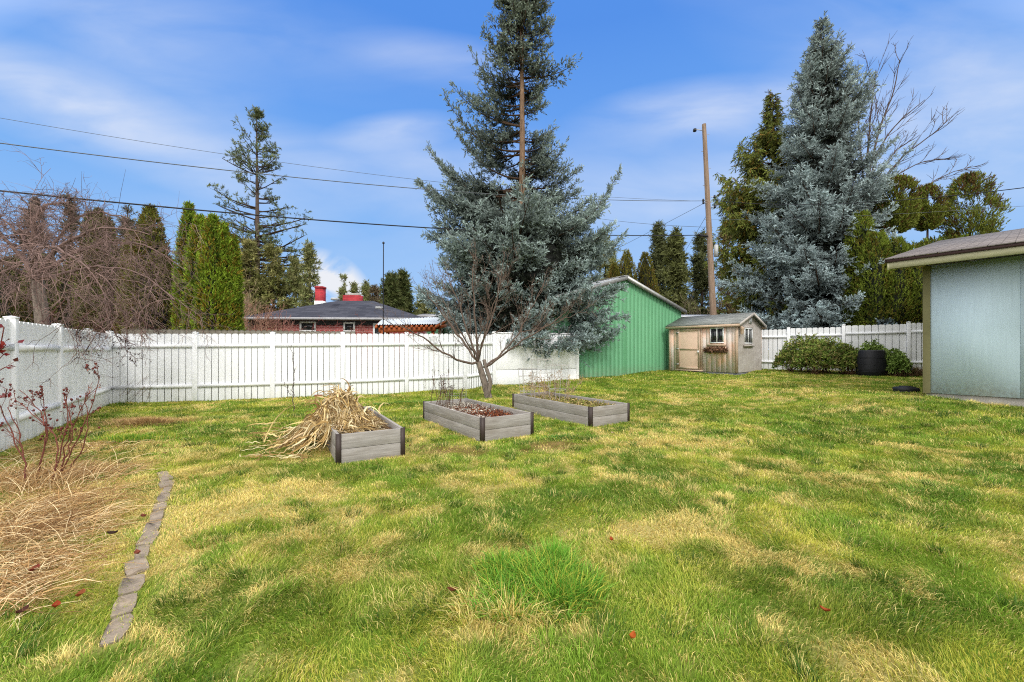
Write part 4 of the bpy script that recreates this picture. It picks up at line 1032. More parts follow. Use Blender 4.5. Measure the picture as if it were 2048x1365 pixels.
M['brownmetal'] = m_plain('brown_drip_edge', lin(74, 56, 56), .5, .1); M['concrete'] = m_plain('foundation_concrete', (.36, .34, .30), .9, .25, (3, 3, 3), bmp=.3)
hC = np.array([8.86, 8.6]); hu = np.array([.61, -.79]); hw = np.array([.79, .61]); hu = hu/np.linalg.norm(hu); hw = hw/np.linalg.norm(hw)
def hp(u, w, z): p = hC+hu*u+hw*w; return (p[0], p[1], z)
def hbox(s, u0, u1, w0, w1, z0, z1):
    return s.hexa([hp(u0, w0, z0), hp(u1, w0, z0), hp(u1, w1, z0), hp(u0, w1, z0), hp(u0, w0, z1), hp(u1, w0, z1), hp(u1, w1, z1), hp(u0, w1, z1)])
HL = 9.; HD = 16.; HZ0 = .51; HZ1 = 3.2
r = thing('blue_house', hp(0, 0, .3), 'pale blue house with shingled eaves, cut off by the right edge', 'house')
s = Soup(); hbox(s, .03, HL, .03, HD, -.2, HZ0); s.build('foundation', M['concrete'], r)
s = Soup(); e = 1.22; k = 0
u0 = 0.06
while u0 < HL:
    hbox(s, u0+.0015, min(u0+e, HL)-.0015, 0, .03, HZ0-.02, HZ1-.001); u0 += e
hbox(s, .06, HL, .012, .035, HZ0-.019, HZ1-.002)
s.build('front_wall', M['blue'], r)
s = Soup(); hbox(s, .0, .03, .1, HD, HZ0-.02, HZ1); hbox(s, HL-.03, HL, .1, HD, HZ0-.02, HZ1); s.build('end_wall', M['olive'], r)
s = Soup(); hbox(s, -.02, .095, -.02, .1, HZ0-.03, HZ1-.003); s.build('corner_board', M['olive'], r, bevel=.004)
OV = .72; GOV = .47; fz0 = 3.13; fz1 = 3.26; ZRi = 5.13; rw = 8.0
# soffit sloping with the roof
s = Soup(); s.slab(hp(-GOV+.03, -OV+.03, fz0+.03), hp(HL, -OV+.03, fz0+.03), hp(HL, .03, HZ1+.04), hp(-GOV+.03, .03, HZ1+.04), .02)
s.slab(hp(-GOV+.03, .031, HZ1+.04), hp(-.0, .031, HZ1+.04), hp(-.0, rw, HZ1+1.6), hp(-GOV+.03, rw, HZ1+1.6), .02)
s.build('soffit', M['olive'], r)
s = Soup(); hbox(s, -GOV, HL, -OV, -OV+.028, fz0, fz1); s.build('fascia', M['olive_light'], r)
s = Soup(); s.slab(hp(-GOV-.001, -OV-.002, fz1), hp(-GOV+.03, -OV-.002, fz1), hp(-GOV+.03, rw, ZRi-.04), hp(-GOV-.001, rw, ZRi-.04), .15); s.build('rake_board', M['olive_light'], r)
s = Soup(); hbox(s, -GOV-.02, HL, -OV-.035, -OV-.003, fz1+.005, fz1+.06)
s.slab(hp(-GOV-.03, -OV-.035, fz1+.075), hp(-GOV-.002, -OV-.035, fz1+.075), hp(-GOV-.002, rw, ZRi+.03), hp(-GOV-.03, rw, ZRi+.03), .07)
s.build('drip_edge', M['brownmetal'], r)
M['hroof'] = m_shingle('house_shingles', (hu[0], hu[1], 0), (hw[0], hw[1], 0), lin(132, 124, 122), lin(164, 154, 148), lin(70, 64, 62), .15, .32)
s = Soup(); s.slab(hp(-GOV-.04, -OV-.05, fz1+.085), hp(HL, -OV-.05, fz1+.085), hp(HL, rw, ZRi+.07), hp(-GOV-.04, rw, ZRi+.07), .022)
s.slab(hp(-GOV-.04, rw+.001, ZRi+.07), hp(HL, rw+.001, ZRi+.07), hp(HL, rw+8.6, fz1+.085), hp(-GOV-.04, rw+8.6, fz1+.085), .022)
s.build('roof', M['hroof'], r)
s = Soup(); s.prism([hp(-.0, .05, HZ1), hp(-.0, HD-.05, HZ1), hp(-.0, rw, ZRi-.03)], (hu[0]*.03, hu[1]*.03, 0)); s.build('gable', M['olive'], r)

# ------------------------------------------------------------------ red brick house beyond the back fence
BY = 24.
def bpx(px, py, Y=BY): return W(px, py, Y)
r = thing('brick_house', W(660, 700, BY), 'red brick house with a dark hip roof behind the back fence', 'house')
bu = np.array([1., .06]); bu = bu/np.linalg.norm(bu); bw = np.array([-bu[1], bu[0]])
bo = np.array([W(500, 640, BY)[0], BY])
def bp_(u, w, z): p = bo+bu*u+bw*w; return (p[0], p[1], z)
def bbx(s, u0, u1, w0, w1, z0, z1): return s.hexa([bp_(u0, w0, z0), bp_(u1, w0, z0), bp_(u1, w1, z0), bp_(u0, w1, z0), bp_(u0, w0, z1), bp_(u1, w0, z1), bp_(u1, w1, z1), bp_(u0, w1, z1)])
BL = 10.3; BW = 7.8; BE = 3.32
M['brickwall'] = m_brick('red_brick_wall', (bu[0], bu[1], 0), (.24, .035, .035), (.34, .06, .05), (.42, .26, .24))
s = Soup(); bbx(s, .1, BL-.4, .0, BW, .1, BE-.15); s.build('wall', M['brickwall'], r)
s = Soup(); bbx(s, .1, BL-.4, -.012, -.001, BE-.45, BE-.16); s.build('frieze', m_plain('dark_frieze', (.05, .05, .055), .7), r)
M['broof'] = m_shingle('dark_shingles', (1, 0, 0), (0, 1, 0), (.032, .034, .048), (.062, .064, .082), (.018, .018, .02), .3, .6)
o_ = .5; ze = BE; zr = CH+(HY-601)/F*(BY+3.9)
e = [bp_(-o_+.2, -o_, ze), bp_(BL+.1, -o_, ze), bp_(BL+.1, BW+o_, ze), bp_(-o_+.2, BW+o_, ze)]
ra = bp_(3.75, BW/2, zr); rb = bp_(6.15, BW/2, zr)
s = Soup(); s.poly([e[0], e[1], rb, ra]); s.poly([e[1], e[2], rb]); s.poly([e[2], e[3], ra, rb]); s.poly([e[3], e[0], ra]); s.build('roof', M['broof'], r)
s = Soup(); bbx(s, -o_+.2, BL+.1, -o_-.001, BW+o_, ze-.14, ze-.004); s.build('eave', m_plain('grey_gutter', (.40, .40, .42), .6), r)
M['redpaint'] = m_brick('painted_chimney_brick', (1, 0, 0), (.32, .02, .03), (.42, .035, .045), (.22, .03, .03))
a = W(641, 600, BY+2.6); a = W(641, 600, BY+3.5); s = Soup(); s.box(a[:2], (1, 0), -.25, .25, -.25, .25, 3.5, CH+(HY-578)/F*(BY+3.5)); ch = s.build('chimney', M['redpaint'], r)
s = Soup(); s.box(a[:2], (1, 0), -.28, .28, -.28, .28, CH+(HY-578)/F*(BY+3.5)+.001, CH+(HY-574)/F*(BY+3.5)); s.build('chimney_cap', M['redpaint'], ch)
s = Soup(); s.box(a[:2], (1, 0), -.29, .29, -.29, .29, 3.6, CH+(HY-603)/F*(BY+3.5)); s.build('flashing', M['white'], ch)
a = W(706, 600, BY+5); s = Soup(); s.box(a[:2], (1, 0), -.62, .62, -.3, .3, 3.5, CH+(HY-592)/F*(BY+5)); ch = s.build('chimney', M['redpaint'], r, label='wide low chimney')
s = Soup(); s.box(a[:2], (1, 0), -.5, .5, -.2, .2, CH+(HY-592)/F*(BY+5)+.001, CH+(HY-588)/F*(BY+5)); s.build('chimney_cap', M['rustwire'], ch)
for (px, py, Y) in ((670, 597.5, BY+2.6), (759, 615, BY+2.2)):
    a = W(px, py, Y); s = Soup(); s.box(a[:2], (1, 0), -.2, .2, -.2, .2, a[2]-.12, a[2]+.03); s.build('roof_vent', M['greyplastic'], r)
def bwin(p0, p1, y0, y1, name='window'):
    k = BY/F; u0 = (W(p0, 0, BY)[0]-bo[0]); u1 = (W(p1, 0, BY)[0]-bo[0]); z0 = CH+(HY-y1)*k; z1 = CH+(HY-y0)*k; f = .1
    s = Soup(); bbx(s, u0, u1, -.06, -.014, z0, z0+f); bbx(s, u0, u1, -.06, -.014, z1-f, z1); bbx(s, u0, u0+f, -.059, -.014, z0+f, z1-f); bbx(s, u1-f, u1, -.059, -.014, z0+f, z1-f)
    w = s.build('window_frame', M['white'], r); s = Soup(); bbx(s, u0+f, u1-f, -.03, -.0135, z0+f, z1-f); s.build('pane', M['glass'], w)
bwin(597, 629, 643, 664); bwin(683, 706, 644, 664); bwin(742, 768, 646, 700)
u0 = W(524, 0, BY)[0]-bo[0]; u1 = W(562, 0, BY)[0]-bo[0]; s = Soup()
for k in range(9): z = 1.6+k*.19; bbx(s, u0, u1, -.04, -.02, z, z+.05)
for k in range(5): bbx(s, u0+(u1-u0)*k/4-.02, u0+(u1-u0)*k/4+.02, -.06, -.041, 1.5, 3.2)
r3 = thing('trellis', bp_(u0, -.05, .5), 'tan wooden trellis on the left part of the brick house wall', 'trellis'); s.build('lattice', m_plain('tan_lattice', (.48, .30, .2), .8), r3)
# patio cover with orange beams
r = thing('patio_cover', W(840, 650, 19.5), 'patio cover with a pale corrugated roof on orange timber beams', 'patio cover')
M['orange'] = m_plain('orange_timber', (.42, .11, .035), .7, .25, (3, 3, 20)); M['sheet'] = m_plain('pale_roof_sheet', (.66, .70, .72), .5, .1)
P = [W(752, 651, 18), W(872, 649.5, 18.6), W(905, 634, 22), W(762, 641, 21)]
s = Soup(); a, b, c, d = [np.array(p) for p in P]
n_ = 24
for k in range(n_):
    t0, t1 = k/n_, (k+.5)/n_; t2 = (k+1)/n_; up = np.array([0, 0, .05])
    p0 = a+(b-a)*t0; q0 = d+(c-d)*t0; p1 = a+(b-a)*t1+up; q1 = d+(c-d)*t1+up; p2 = a+(b-a)*t2; q2 = d+(c-d)*t2
    s.add([p0, q0, q1, p1], [(0, 1, 2, 3)]); s.add([p1, q1, q2, p2], [(0, 1, 2, 3)])
s.build('roof_sheet', M['sheet'], r)
s = Soup(); s.slab(W(757, 656, 18.1), W(872, 654, 18.7), W(872, 654, 18.78), W(757, 656, 18.18), .22); s.build('beam', M['orange'], r)
for k in range(13):
    t = k/12; p = a+(b-a)*t; q = d+(c-d)*t; s = Soup(); dx = np.array([.05, 0, 0]); dn = np.array([0, 0, .03]); s.slab(p-dn-dx, q-dn-dx, q-dn+dx, p-dn+dx, .12); s.build('rafter', M['orange'], r)
for (px, Y) in ((764, 18.2), (866, 18.8), (775, 20.8), (880, 21.5)):
    a_ = W(px, 655, Y); s = Soup(); s.box(a_[:2], (1, 0), -.07, .07, -.07, .07, .1, a_[2]-.05); s.build('post', M['orange'], r)
s = Soup(); s.slab(W(872, 653, 18.9), W(925, 641, 21), W(925, 641, 21.1), W(872, 653, 19.), .16); s.build('side_beam', M['orange'], r)
# pale distant house end and neighbour shed
r = thing('distant_house', W(858, 690, 34), 'pale house just showing between the brick house and the spruce', 'house')
s = Soup(); a = W(842, 0, 34); s.box(a[:2], (1, 0), 0, 5, 0, 5, .2, CH+(HY-632)/F*34); s.build('wall', m_plain('cream_wall', (.55, .53, .48)), r)
s = Soup(); s.slab((a[0]-.5, 33.6, 4.25), (a[0]+5.4, 33.6, 4.25), (a[0]+5.4, 37, 4.7), (a[0]-.5, 37, 4.7), .15); s.build('roof', m_plain('grey_roof', (.28, .28, .29)), r)
r = thing('neighbour_shed', W(1385, 690, 24), 'low pale metal shed roof just behind the small wooden shed', 'shed')
a = W(1340, 0, 24); zt_ = CH+(HY-634)/F*24
s = Soup(); s.box(a[:2], (1, 0), 0, 4.3, 0, 4, .3, zt_); s.build('wall', m_plain('grey_wall', (.35, .35, .34)), r)
s = Soup(); s.slab((a[0]-.2, 23.8, zt_), (a[0]+4.5, 23.8, zt_), (a[0]+3.4, 26, zt_+.3), (a[0]+.9, 26, zt_+.3), .05); s.build('roof', M['roofmetal'], r)
a = W(766, 640, 17.5); r = thing('mast_pole', (a[0], a[1], .1), 'thin dark mast rising in front of the brick house', 'pole')
s = Soup(); s.tube([(a[0], a[1], .05), (a[0]+.02, a[1], CH+(HY-488)/F*17.5)], [.028, .018], 8); s.build('shaft', M['black'], r)
s = Soup(); s.lathe((a[0]+.02, a[1], CH+(HY-488)/F*17.5), [(.05, 0), (.05, .06), (.001, .1)], 8); s.build('cap', M['black'], r)

# ------------------------------------------------------------------ utility pole and cables
PYp = 20.
top = W(1408, 249, PYp); bot = np.array([10.2, PYp, .3])
r = thing('utility_pole', bot, 'tall leaning wooden utility pole behind the small shed', 'utility pole')
s = Soup(); Pp = [bot+(top-bot)*t for t in np.linspace(0, 1, 14)]; s.tube(Pp, np.linspace(.17, .095, 14), 12); s.build('shaft', M['pole'], r, smooth=True)
def onpole(py): t = (CH+(HY-py)/F*PYp-bot[2])/(top[2]-bot[2]); return bot+(top-bot)*t
q = onpole(262); s = Soup(); s.tube([q, q+np.array([-.5, -.05, .05])], .02, 6); br_ = s.build('bracket', M['steel'], r)
s = Soup(); s.lathe(q+np.array([-.5, -.05, -.02]), [(.001, -.05), (.08, -.04), (.09, .02), (.06, .05), (.08, .08), (.001, .12)], 12); s.build('insulator', M['black'], br_)
for py, sx_ in ((396, 1), (408, -1), (416, 1), (403, -1)):
    q = onpole(py); s = Soup(); s.tube([q+np.array([sx_*.12, -.1, 0]), q+np.array([sx_*.26, -.12, 0])], .02, 6); bk = s.build('bracket', M['steel'], r)
    s = Soup(); s.lathe(q+np.array([sx_*.28, -.12, -.06]), [(.001, 0), (.05, .01), (.055, .08), (.03, .1), (.045, .12), (.001, .15)], 10); s.build('insulator', M['black'], bk)
q = onpole(474); s = Soup(); s.tube([q+np.array([-.15, -.1, 0]), q+np.array([-.62, -.2, .02])], .06, 8); s.build('splice_box', M['black'], r)
q = onpole(515); s = Soup(); s.lathe(q+np.array([.22, -.12, 0]), [(.001, 0), (.10, .0), (.10, .58), (.001, .6)], 12); s.build('conduit', M['greyplastic'], r)
for k in range(10):
    q = onpole(270+k*34); s = Soup(); s.tube([q+np.array([(-1)**k*.13, -.02, 0]), q+np.array([(-1)**k*.22, -.04, .01])], .012, 5); s.build('step_bolt', M['steel'], r)
def cable(pts, sag, rad, mat, label):
    a, b = np.array(pts[0]), np.array(pts[1]); n_ = 40; t = np.linspace(0, 1, n_)
    P = a[None]+(b-a)[None]*t[:, None]; P[:, 2] -= 4*sag*t*(1-t)
    s = Soup(); s.tube(P, rad, 5); tag(s.build('overhead_cable', mat, loc=a, smooth=True), label, 'cable')
pm = onpole(473)+np.array([-.6, -.2, 0])
cable((W(-60, 376, 9), pm), .36, .020, M['wire'], 'thickest black overhead cable, lowest of those crossing the left sky')
cable((W(-60, 279, 9.5), onpole(404)+np.array([-.28, -.12, 0])), .42, .013, M['greywire'], 'thin overhead wire above the thick cable, running to the pole')
cable((W(-60, 226, 12), W(1380, 402, 21)), .5, .007, M['greywire'], 'faintest and highest wire across the left sky')
cable((onpole(403)+np.array([.28, -.12, 0]), W(2110, 368, 10)), .35, .012, M['wire'], 'dark wire from the pole to the right edge above the blue house')
cable((onpole(440), W(2110, 408, 12)), .12, .005, M['greywire'], 'faint lower wire from the pole to the right edge')
cable((onpole(455), W(1150, 430, 30)), .15, .010, M['greywire'], 'thin wire leaving the pole leftward below the insulators')
cable((onpole(403), W(1200, 515, 30)), .02, .010, M['greywire'], 'straight thin wire slanting down left from the pole insulators')
cable((onpole(425), W(1372, 500, 26)), .02, .010, M['greywire'], 'short thin drop wire slanting down from the pole')
# ------------------------------------------------------------------ conifers
def trunk(name, pts, radii, mat, parent, sides=10):
    s = Soup(); P = resample(pts, 24); R = np.interp(np.linspace(0, 1, 24), np.linspace(0, 1, len(radii)), radii); s.tube(P, R, sides)
    return s.build(name, mat, parent, smooth=True), P, R
def spruce(base, H, prof, label, ctop, cbot, seed, gap=None, arms=(), step=.30, per=6, cat='tree', shoot=.15, tw=.2, dens=1., bark='spruce_bark', gold=0., hang=0., nw=.21, core=None, ldens=1.):
    """prof: list of (z, left radius, right radius) in metres"""
    rg = np.random.default_rng(seed); base = np.array(base, float)
    r = thing('spruce_tree', base, label, cat)
    trunk('trunk', [base, base+[0.05, 0, H*.5], base+[0, 0, H-.9]], [tw, tw*.6, .02], M[bark], r)
    zs = np.array([p[0] for p in prof]); rl = np.array([p[1] for p in prof]); rr = np.array([p[2] for p in prof])
    br = []
    z = zs[0]
    while z < H-.1:
        for k in range(per):
            az = rg.uniform(0, 2*np.pi); zz = z+rg.uniform(-.3, .3)*step
            c_ = .5+.5*math.cos(az); R = np.interp(zz, zs, rl)*(1-c_)+np.interp(zz, zs, rr)*c_
            L = R*rg.uniform(.72, 1.08)
            if gap is not None:
                L *= gap(zz, az, rg)
            if L > .12: br.append((zz, az, L, None))
        z += step*(.6 if z > H*.75 else 1)
    for (zz, az, L, up) in arms: br.append((zz, az, L, up))
    TP, TR, SPs, SDs, SLs, SCs = [], [], [], [], [], []
    for (zz, az, L, up) in br:
        f = (zz-zs[0])/(H-zs[0]); n_ = 10; t = np.linspace(0, 1, n_)
        s0 = -.36+.8*f+rg.normal(0, .09); s1 = .36 if up is None else up
        d = np.array([math.cos(az), math.sin(az)])
        rr_ = L*t*(1-.1*t); zc = zz+L*(s0*t+s1*t**2.4) if up is None else zz+L*(-.12*t+s1*t**2.2)
        az2 = rg.normal(0, .12)
        P = np.stack([base[0]+d[0]*rr_-d[1]*rr_*az2*t, base[1]+d[1]*rr_+d[0]*rr_*az2*t, zc], 1)
        P[:, 2] += base[2]*0
        TP.append(P); TR.append(np.linspace(.012+.012*L, .006, n_))
        T = norm(np.gradient(P, axis=0)); lat = np.cross(T, [0, 0, 1.]); lat = norm(lat)
        dn_ = dens*(1+(ldens-1)*max(0, 1-f*2)); nb = max(5, int(L/.062*dn_)); tb = rg.uniform(.22 if L > 1 else .05, 1, nb); tb.sort()
        lb = (.34*L*(1-tb)**.8+.17)*rg.uniform(.6, 1.15, nb); lb = np.minimum(lb, 1.0)
        sgn = rg.choice([-1, 1], nb)
        fi = tb*(n_-1); i0 = np.minimum(fi.astype(int), n_-2); fr = (fi-i0)[:, None]
        A = P[i0]*(1-fr)+P[i0+1]*fr; Tt = norm(T[i0]*(1-fr)+T[i0+1]*fr); Lt = lat[i0]
        up_ = rg.normal(.03-hang, .36, nb)[:, None]
        D = norm(Tt*.62+Lt*sgn[:, None]*rg.uniform(.5, 1., nb)[:, None]+np.array([0, 0, 1.])*up_)
        ns = np.maximum((lb/.075*dn_).astype(int), 2)
        ib = np.repeat(np.arange(nb), ns); tt = rg.uniform(.05, 1.05, len(ib))
        S = A[ib]+D[ib]*(lb[ib]*tt)[:, None]; S[:, 2] -= .12*(lb[ib]*tt)**2*(1+hang*4)
        Ds = norm(D[ib]*.75+rg.normal(0, .5, (len(ib), 3))+np.array([0, 0, .16-hang*1.4]))
        SPs.append(S); SDs.append(Ds); SLs.append(shoot*rg.uniform(.65, 1.2, len(ib)))
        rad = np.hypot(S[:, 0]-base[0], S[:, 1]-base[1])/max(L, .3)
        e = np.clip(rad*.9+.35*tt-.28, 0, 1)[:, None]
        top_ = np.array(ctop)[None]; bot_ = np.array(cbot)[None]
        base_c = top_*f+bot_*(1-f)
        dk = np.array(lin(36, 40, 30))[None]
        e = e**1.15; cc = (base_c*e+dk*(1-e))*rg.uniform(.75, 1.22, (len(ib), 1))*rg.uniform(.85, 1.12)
        if gold: g_ = rg.random((len(ib), 1)) < gold; cc = np.where(g_, lin(150, 120, 50)[None]*rg.uniform(.7, 1.1, (len(ib), 1)), cc)
        SCs.append(cc)
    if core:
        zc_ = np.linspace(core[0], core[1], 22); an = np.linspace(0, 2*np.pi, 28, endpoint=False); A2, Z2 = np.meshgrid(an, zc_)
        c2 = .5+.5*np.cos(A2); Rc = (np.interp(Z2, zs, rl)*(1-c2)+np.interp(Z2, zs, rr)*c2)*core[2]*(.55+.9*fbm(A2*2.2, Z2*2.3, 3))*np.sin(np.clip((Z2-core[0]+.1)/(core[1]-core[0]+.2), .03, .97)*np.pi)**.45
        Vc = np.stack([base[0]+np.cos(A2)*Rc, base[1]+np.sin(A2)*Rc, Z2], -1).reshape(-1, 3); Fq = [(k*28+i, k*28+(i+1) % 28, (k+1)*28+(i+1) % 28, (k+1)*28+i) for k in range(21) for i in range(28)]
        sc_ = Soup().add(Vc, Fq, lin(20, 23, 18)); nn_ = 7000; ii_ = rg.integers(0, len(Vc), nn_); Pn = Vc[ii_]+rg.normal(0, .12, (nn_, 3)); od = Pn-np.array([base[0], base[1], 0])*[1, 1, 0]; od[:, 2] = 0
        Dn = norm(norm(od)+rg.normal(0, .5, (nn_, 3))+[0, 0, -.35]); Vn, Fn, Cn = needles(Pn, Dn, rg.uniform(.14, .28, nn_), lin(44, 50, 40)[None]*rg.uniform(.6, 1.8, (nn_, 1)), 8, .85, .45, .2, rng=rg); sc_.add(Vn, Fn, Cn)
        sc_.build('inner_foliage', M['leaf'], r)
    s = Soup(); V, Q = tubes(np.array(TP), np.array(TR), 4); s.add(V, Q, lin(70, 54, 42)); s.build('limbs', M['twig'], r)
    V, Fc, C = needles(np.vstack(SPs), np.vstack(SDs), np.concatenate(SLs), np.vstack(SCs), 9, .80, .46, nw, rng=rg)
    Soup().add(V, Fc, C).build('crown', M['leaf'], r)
    return r
def zt(py, Y): return CH+(HY-py)/F*Y
# centre spruce
cY = 15.6; cX = W(1042, 0, cY)[0]
def rad(px0, px1, Y): return ((1042-px0)/F*Y, (px1-1042)/F*Y)
pr = []
for (py, a, b) in ((705, 990, 1110), (690, 900, 1225), (650, 870, 1242), (620, 856, 1236), (580, 862, 1212), (540, 872, 1215), (500, 868, 1225), (460, 855, 1190), (430, 850, 1175), (390, 868, 1160), (350, 880, 1130), (300, 905, 1110), (250, 905, 1105), (200, 930, 1100), (150, 948, 1108), (100, 955, 1104), (40, 980, 1106), (-20, 1003, 1098), (-100, 1020, 1065), (-160, 1038, 1046)):
    l_, r_ = rad(a, b, cY); pr.append((zt(py, cY), l_*(1.17 if py > 380 else 1.1), r_*(1.12 if py > 470 else 1.16)))
zg0, zg1 = zt(440, cY), zt(150, cY)
def cgap(z, az, rg):
    fr = math.cos(az+math.pi/2)          # 1 toward the camera
    if zg0 < z < zg1 and fr > .3: return 0. if rg.random() < .97 else .3
    if zg0-.3 < z < zg1+.6 and fr > .2: return .6
    if zg1 <= z: return .55 if fr > .5 else .95
    if z < zt(560, cY) and fr > .6: return .8
    return 1.
def arm(px, py, sy_, Y=cY, x0=1042, up=.5):   # a long upswept limb ending at that pixel
    e = W(px, py, Y); dx = e[0]-W(x0, 0, Y)[0]; L = abs(dx)/.9
    z0 = e[2]-L*(up-.12); return (z0, (0 if dx > 0 else math.pi)+sy_, L, up)
arms = [arm(848, 283, -.15, up=.62), arm(890, 205, .1, up=.7), arm(848, 365, -.3, up=.45), arm(832, 455, -.1, up=.12), arm(1236, 352, -.1, up=.75), arm(1156, 130, -.1, up=.32), arm(1166, 345, .2, up=.62),
        arm(1130, 295, -.2, up=.75), arm(1262, 455, .1, up=.55), arm(1215, 500, -.2, up=.4), arm(850, 600, .1, up=.25), arm(1250, 590, -.5, up=.25), arm(1245, 640, -.3, up=.1), arm(940, 95, -.2, up=.8), arm(905, 255, .4, up=.8), arm(1195, 480, -.3, up=.5)]
arms += [(zt(690, cY), -1.0, 3.2, .1), (zt(680, cY), -.7, 3.5, .12), (zt(675, cY), -1.4, 2.9, .1), (zt(668, cY), -.4, 3.6, .15)]
BLUE = lin(150, 172, 178); BLUEG = lin(112, 128, 112)
spruce((cX, cY, .3), zt(-165, cY), pr, 'towering blue spruce with a bare stretch of trunk, behind the white fence in the centre', lin(140, 150, 120), lin(190, 210, 210), 51, cgap, arms, step=.46, per=12, shoot=.15, core=(zt(690, cY), zt(430, cY), .44), ldens=1.35, tw=.19)
# right spruce
rY = 21.; rX = W(1643, 0, rY)[0]; pr = []
for (py, a, b) in ((665, 1500, 1700), (645, 1450, 1715), (600, 1440, 1735), (560, 1460, 1742), (500, 1495, 1755), (450, 1490, 1750), (400, 1530, 1762), (350, 1545, 1762), (300, 1562, 1748), (250, 1574, 1738), (200, 1588, 1712), (150, 1602, 1694), (100, 1618, 1672), (60, 1632, 1654), (36, 1641, 1645)):
    pr.append((zt(py, rY), (1643-a)/F*rY, (b-1643)/F*rY))
arms = [arm(1795, 305, -.2, rY, 1643, .75), arm(1488, 375, .1, rY, 1643, .3), arm(1585, 215, .1, rY, 1643, .5), arm(1745, 180, .3, rY, 1643, .9), arm(1448, 560, -.2, rY, 1643, .15), arm(1765, 560, -.4, rY, 1643, .2), arm(1725, 420, -1., rY, 1643, .4),
        arm(1560, 480, -.9, rY, 1643, .3), arm(1750, 340, -.5, rY, 1643, .6)]
spruce((rX, rY, .4), zt(34, rY), pr, 'tall conical blue spruce behind the right end of the yard', lin(182, 198, 192), lin(210, 230, 234), 52, None, arms, core=(zt(655, rY), zt(110, rY), .38), step=.48, per=10, shoot=.17, tw=.25)
spruce((*W(1770, 700, 17.2)[:2], .5), zt(628, 17.2), [(1.2, .6, .6), (1.8, .45, .45), (2.6, .12, .12)], 'tip of a young blue spruce peeking over the right white fence', lin(150, 172, 180), lin(150, 172, 180), 53, step=.2, per=6, shoot=.15, tw=.04)
# drooping golden conifer left of the right spruce
dY = 24.; pr = []
for (py, a, b) in ((645, 1425, 1600), (560, 1435, 1600), (450, 1440, 1600), (400, 1455, 1590), (340, 1480, 1580), (280, 1525, 1570), (230, 1530, 1560), (190, 1541, 1547)):
    pr.append((zt(py, dY), (1545-a)/F*dY*1.3, (b-1545)/F*dY*1.1))
spruce((W(1545, 0, dY)[0], dY, .4), zt(188, dY), pr, 'tall drooping olive gold conifer with hanging sprays, left of the right spruce', lin(150, 158, 74), lin(170, 182, 84), 54, None,
       [arm(1492, 325, 0, dY, 1545, .2), arm(1490, 380, -.4, dY, 1545, .2), arm(1448, 398, 0, dY, 1545, .3), arm(1455, 440, -.5, dY, 1545, .2), arm(1520, 270, .2, dY, 1545, .2), arm(1530, 205, 0, dY, 1545, .4), arm(1445, 500, .2, dY, 1545, .2)], step=.5, per=7, shoot=.26, tw=.2, gold=.12, hang=.55, dens=.9, nw=.18)

# ------------------------------------------------------------------ pines and far conifers
def pine(px, ytop, ybase, hw, Y, label, seed, n=60, c=(lin(112, 122, 72), lin(138, 134, 88)), clump=.32, prof='cone', tw=.22, group=None, bare=.0, subs=5, name='pine_tree', K=3, tlo=.45):
    rg = np.random.default_rng(seed); H = zt(ytop, Y); z0 = zt(ybase, Y); R0 = hw/F*Y; b = W(px, 700, Y); b[2] = .2
    r = thing(name, b, label, 'tree', group)
    trunk('trunk', [b, b+[.1, 0, H*.5], [b[0], b[1], H]], [tw, tw*.6, .03], M['dark_bark'], r, 7)
    zz = z0+(H-z0)*(1-rg.random(n)**.85*.99); f = (zz-z0)/(H-z0); az = rg.uniform(0, 2*np.pi, n)
    R = R0*(np.minimum(1, (1-f)**.75*1.1)*np.minimum(1, .55+f*3) if prof == 'cone' else np.sqrt(np.clip(1-(f*1.0)**2.2, 0.02, 1)))*rg.uniform(.5, 1.08, n)
    P = np.zeros((n, 8, 3)); P[:, 0] = np.c_[np.full(n, b[0]), np.full(n, b[1]), zz]; sl = -.05+.65*f+rg.normal(0, .15, n)
    for j in range(1, 8):
        az = az+rg.normal(0, .12, n); st = R/7; P[:, j] = P[:, j-1]+np.stack([np.cos(az)*st, np.sin(az)*st, st*(sl+.09*j/7*3)], 1)
    Rr = (.015+.02*R)[:, None]*np.linspace(1, .4, 8)[None]; s = Soup(); V, Q = tubes(P, Rr, 4); s.add(V, Q, lin(62, 50, 40))
    P2, R2 = sprout(P, Rr, subs, .3, 1, .8, .42, .6, 5, .12, (0, 0, .05), rng=rg, rmin=.012); V, Q = tubes(P2, R2, 3); s.add(V, Q, lin(62, 50, 40))
    s.build('limbs', M['twig'], r)
    m2 = len(P2)
    tt = rg.uniform(tlo, 1.02, (m2, K)); S = (P2[:, 1][:, None]*(1-tt[..., None])+P2[:, -1][:, None]*tt[..., None]).reshape(-1, 3); S += rg.normal(0, clump*.25, S.shape)
    S = np.vstack([S, P[:, -1], P[:, -2]]); m = len(S)
    D = norm(rg.normal(0, .7, (m, 3))+np.array([0, 0, .5])); cm = rg.random((m, 1)); C = (np.array(c[0])*cm+np.array(c[1])*(1-cm))*rg.uniform(.75, 1.5, (m, 1))
    V, Ff, Cc = needles(S, D, np.full(m, clump)*rg.uniform(.7, 1.3, m), C, 12, 1.25, .62, .17, rng=rg)
    Soup().add(V, Ff, Cc).build('crown', M['leaf'], r); return r
pine(513, 222, 600, 112, 42, 'tall open ponderosa pine standing above the left of the brick house', 61, n=125, clump=.36, tw=.36, subs=5, K=3, tlo=.6, c=(lin(92, 106, 68), lin(110, 114, 78)))
pine(618, 488, 640, 22, 36, 'slim pine at the right of the tall pine, just left of the chimney', 62, n=50, clump=.42, subs=4)
pine(590, 520, 640, 26, 38, 'low bushy pine between the tall pine and the slim one', 63, n=50, clump=.45, subs=4)
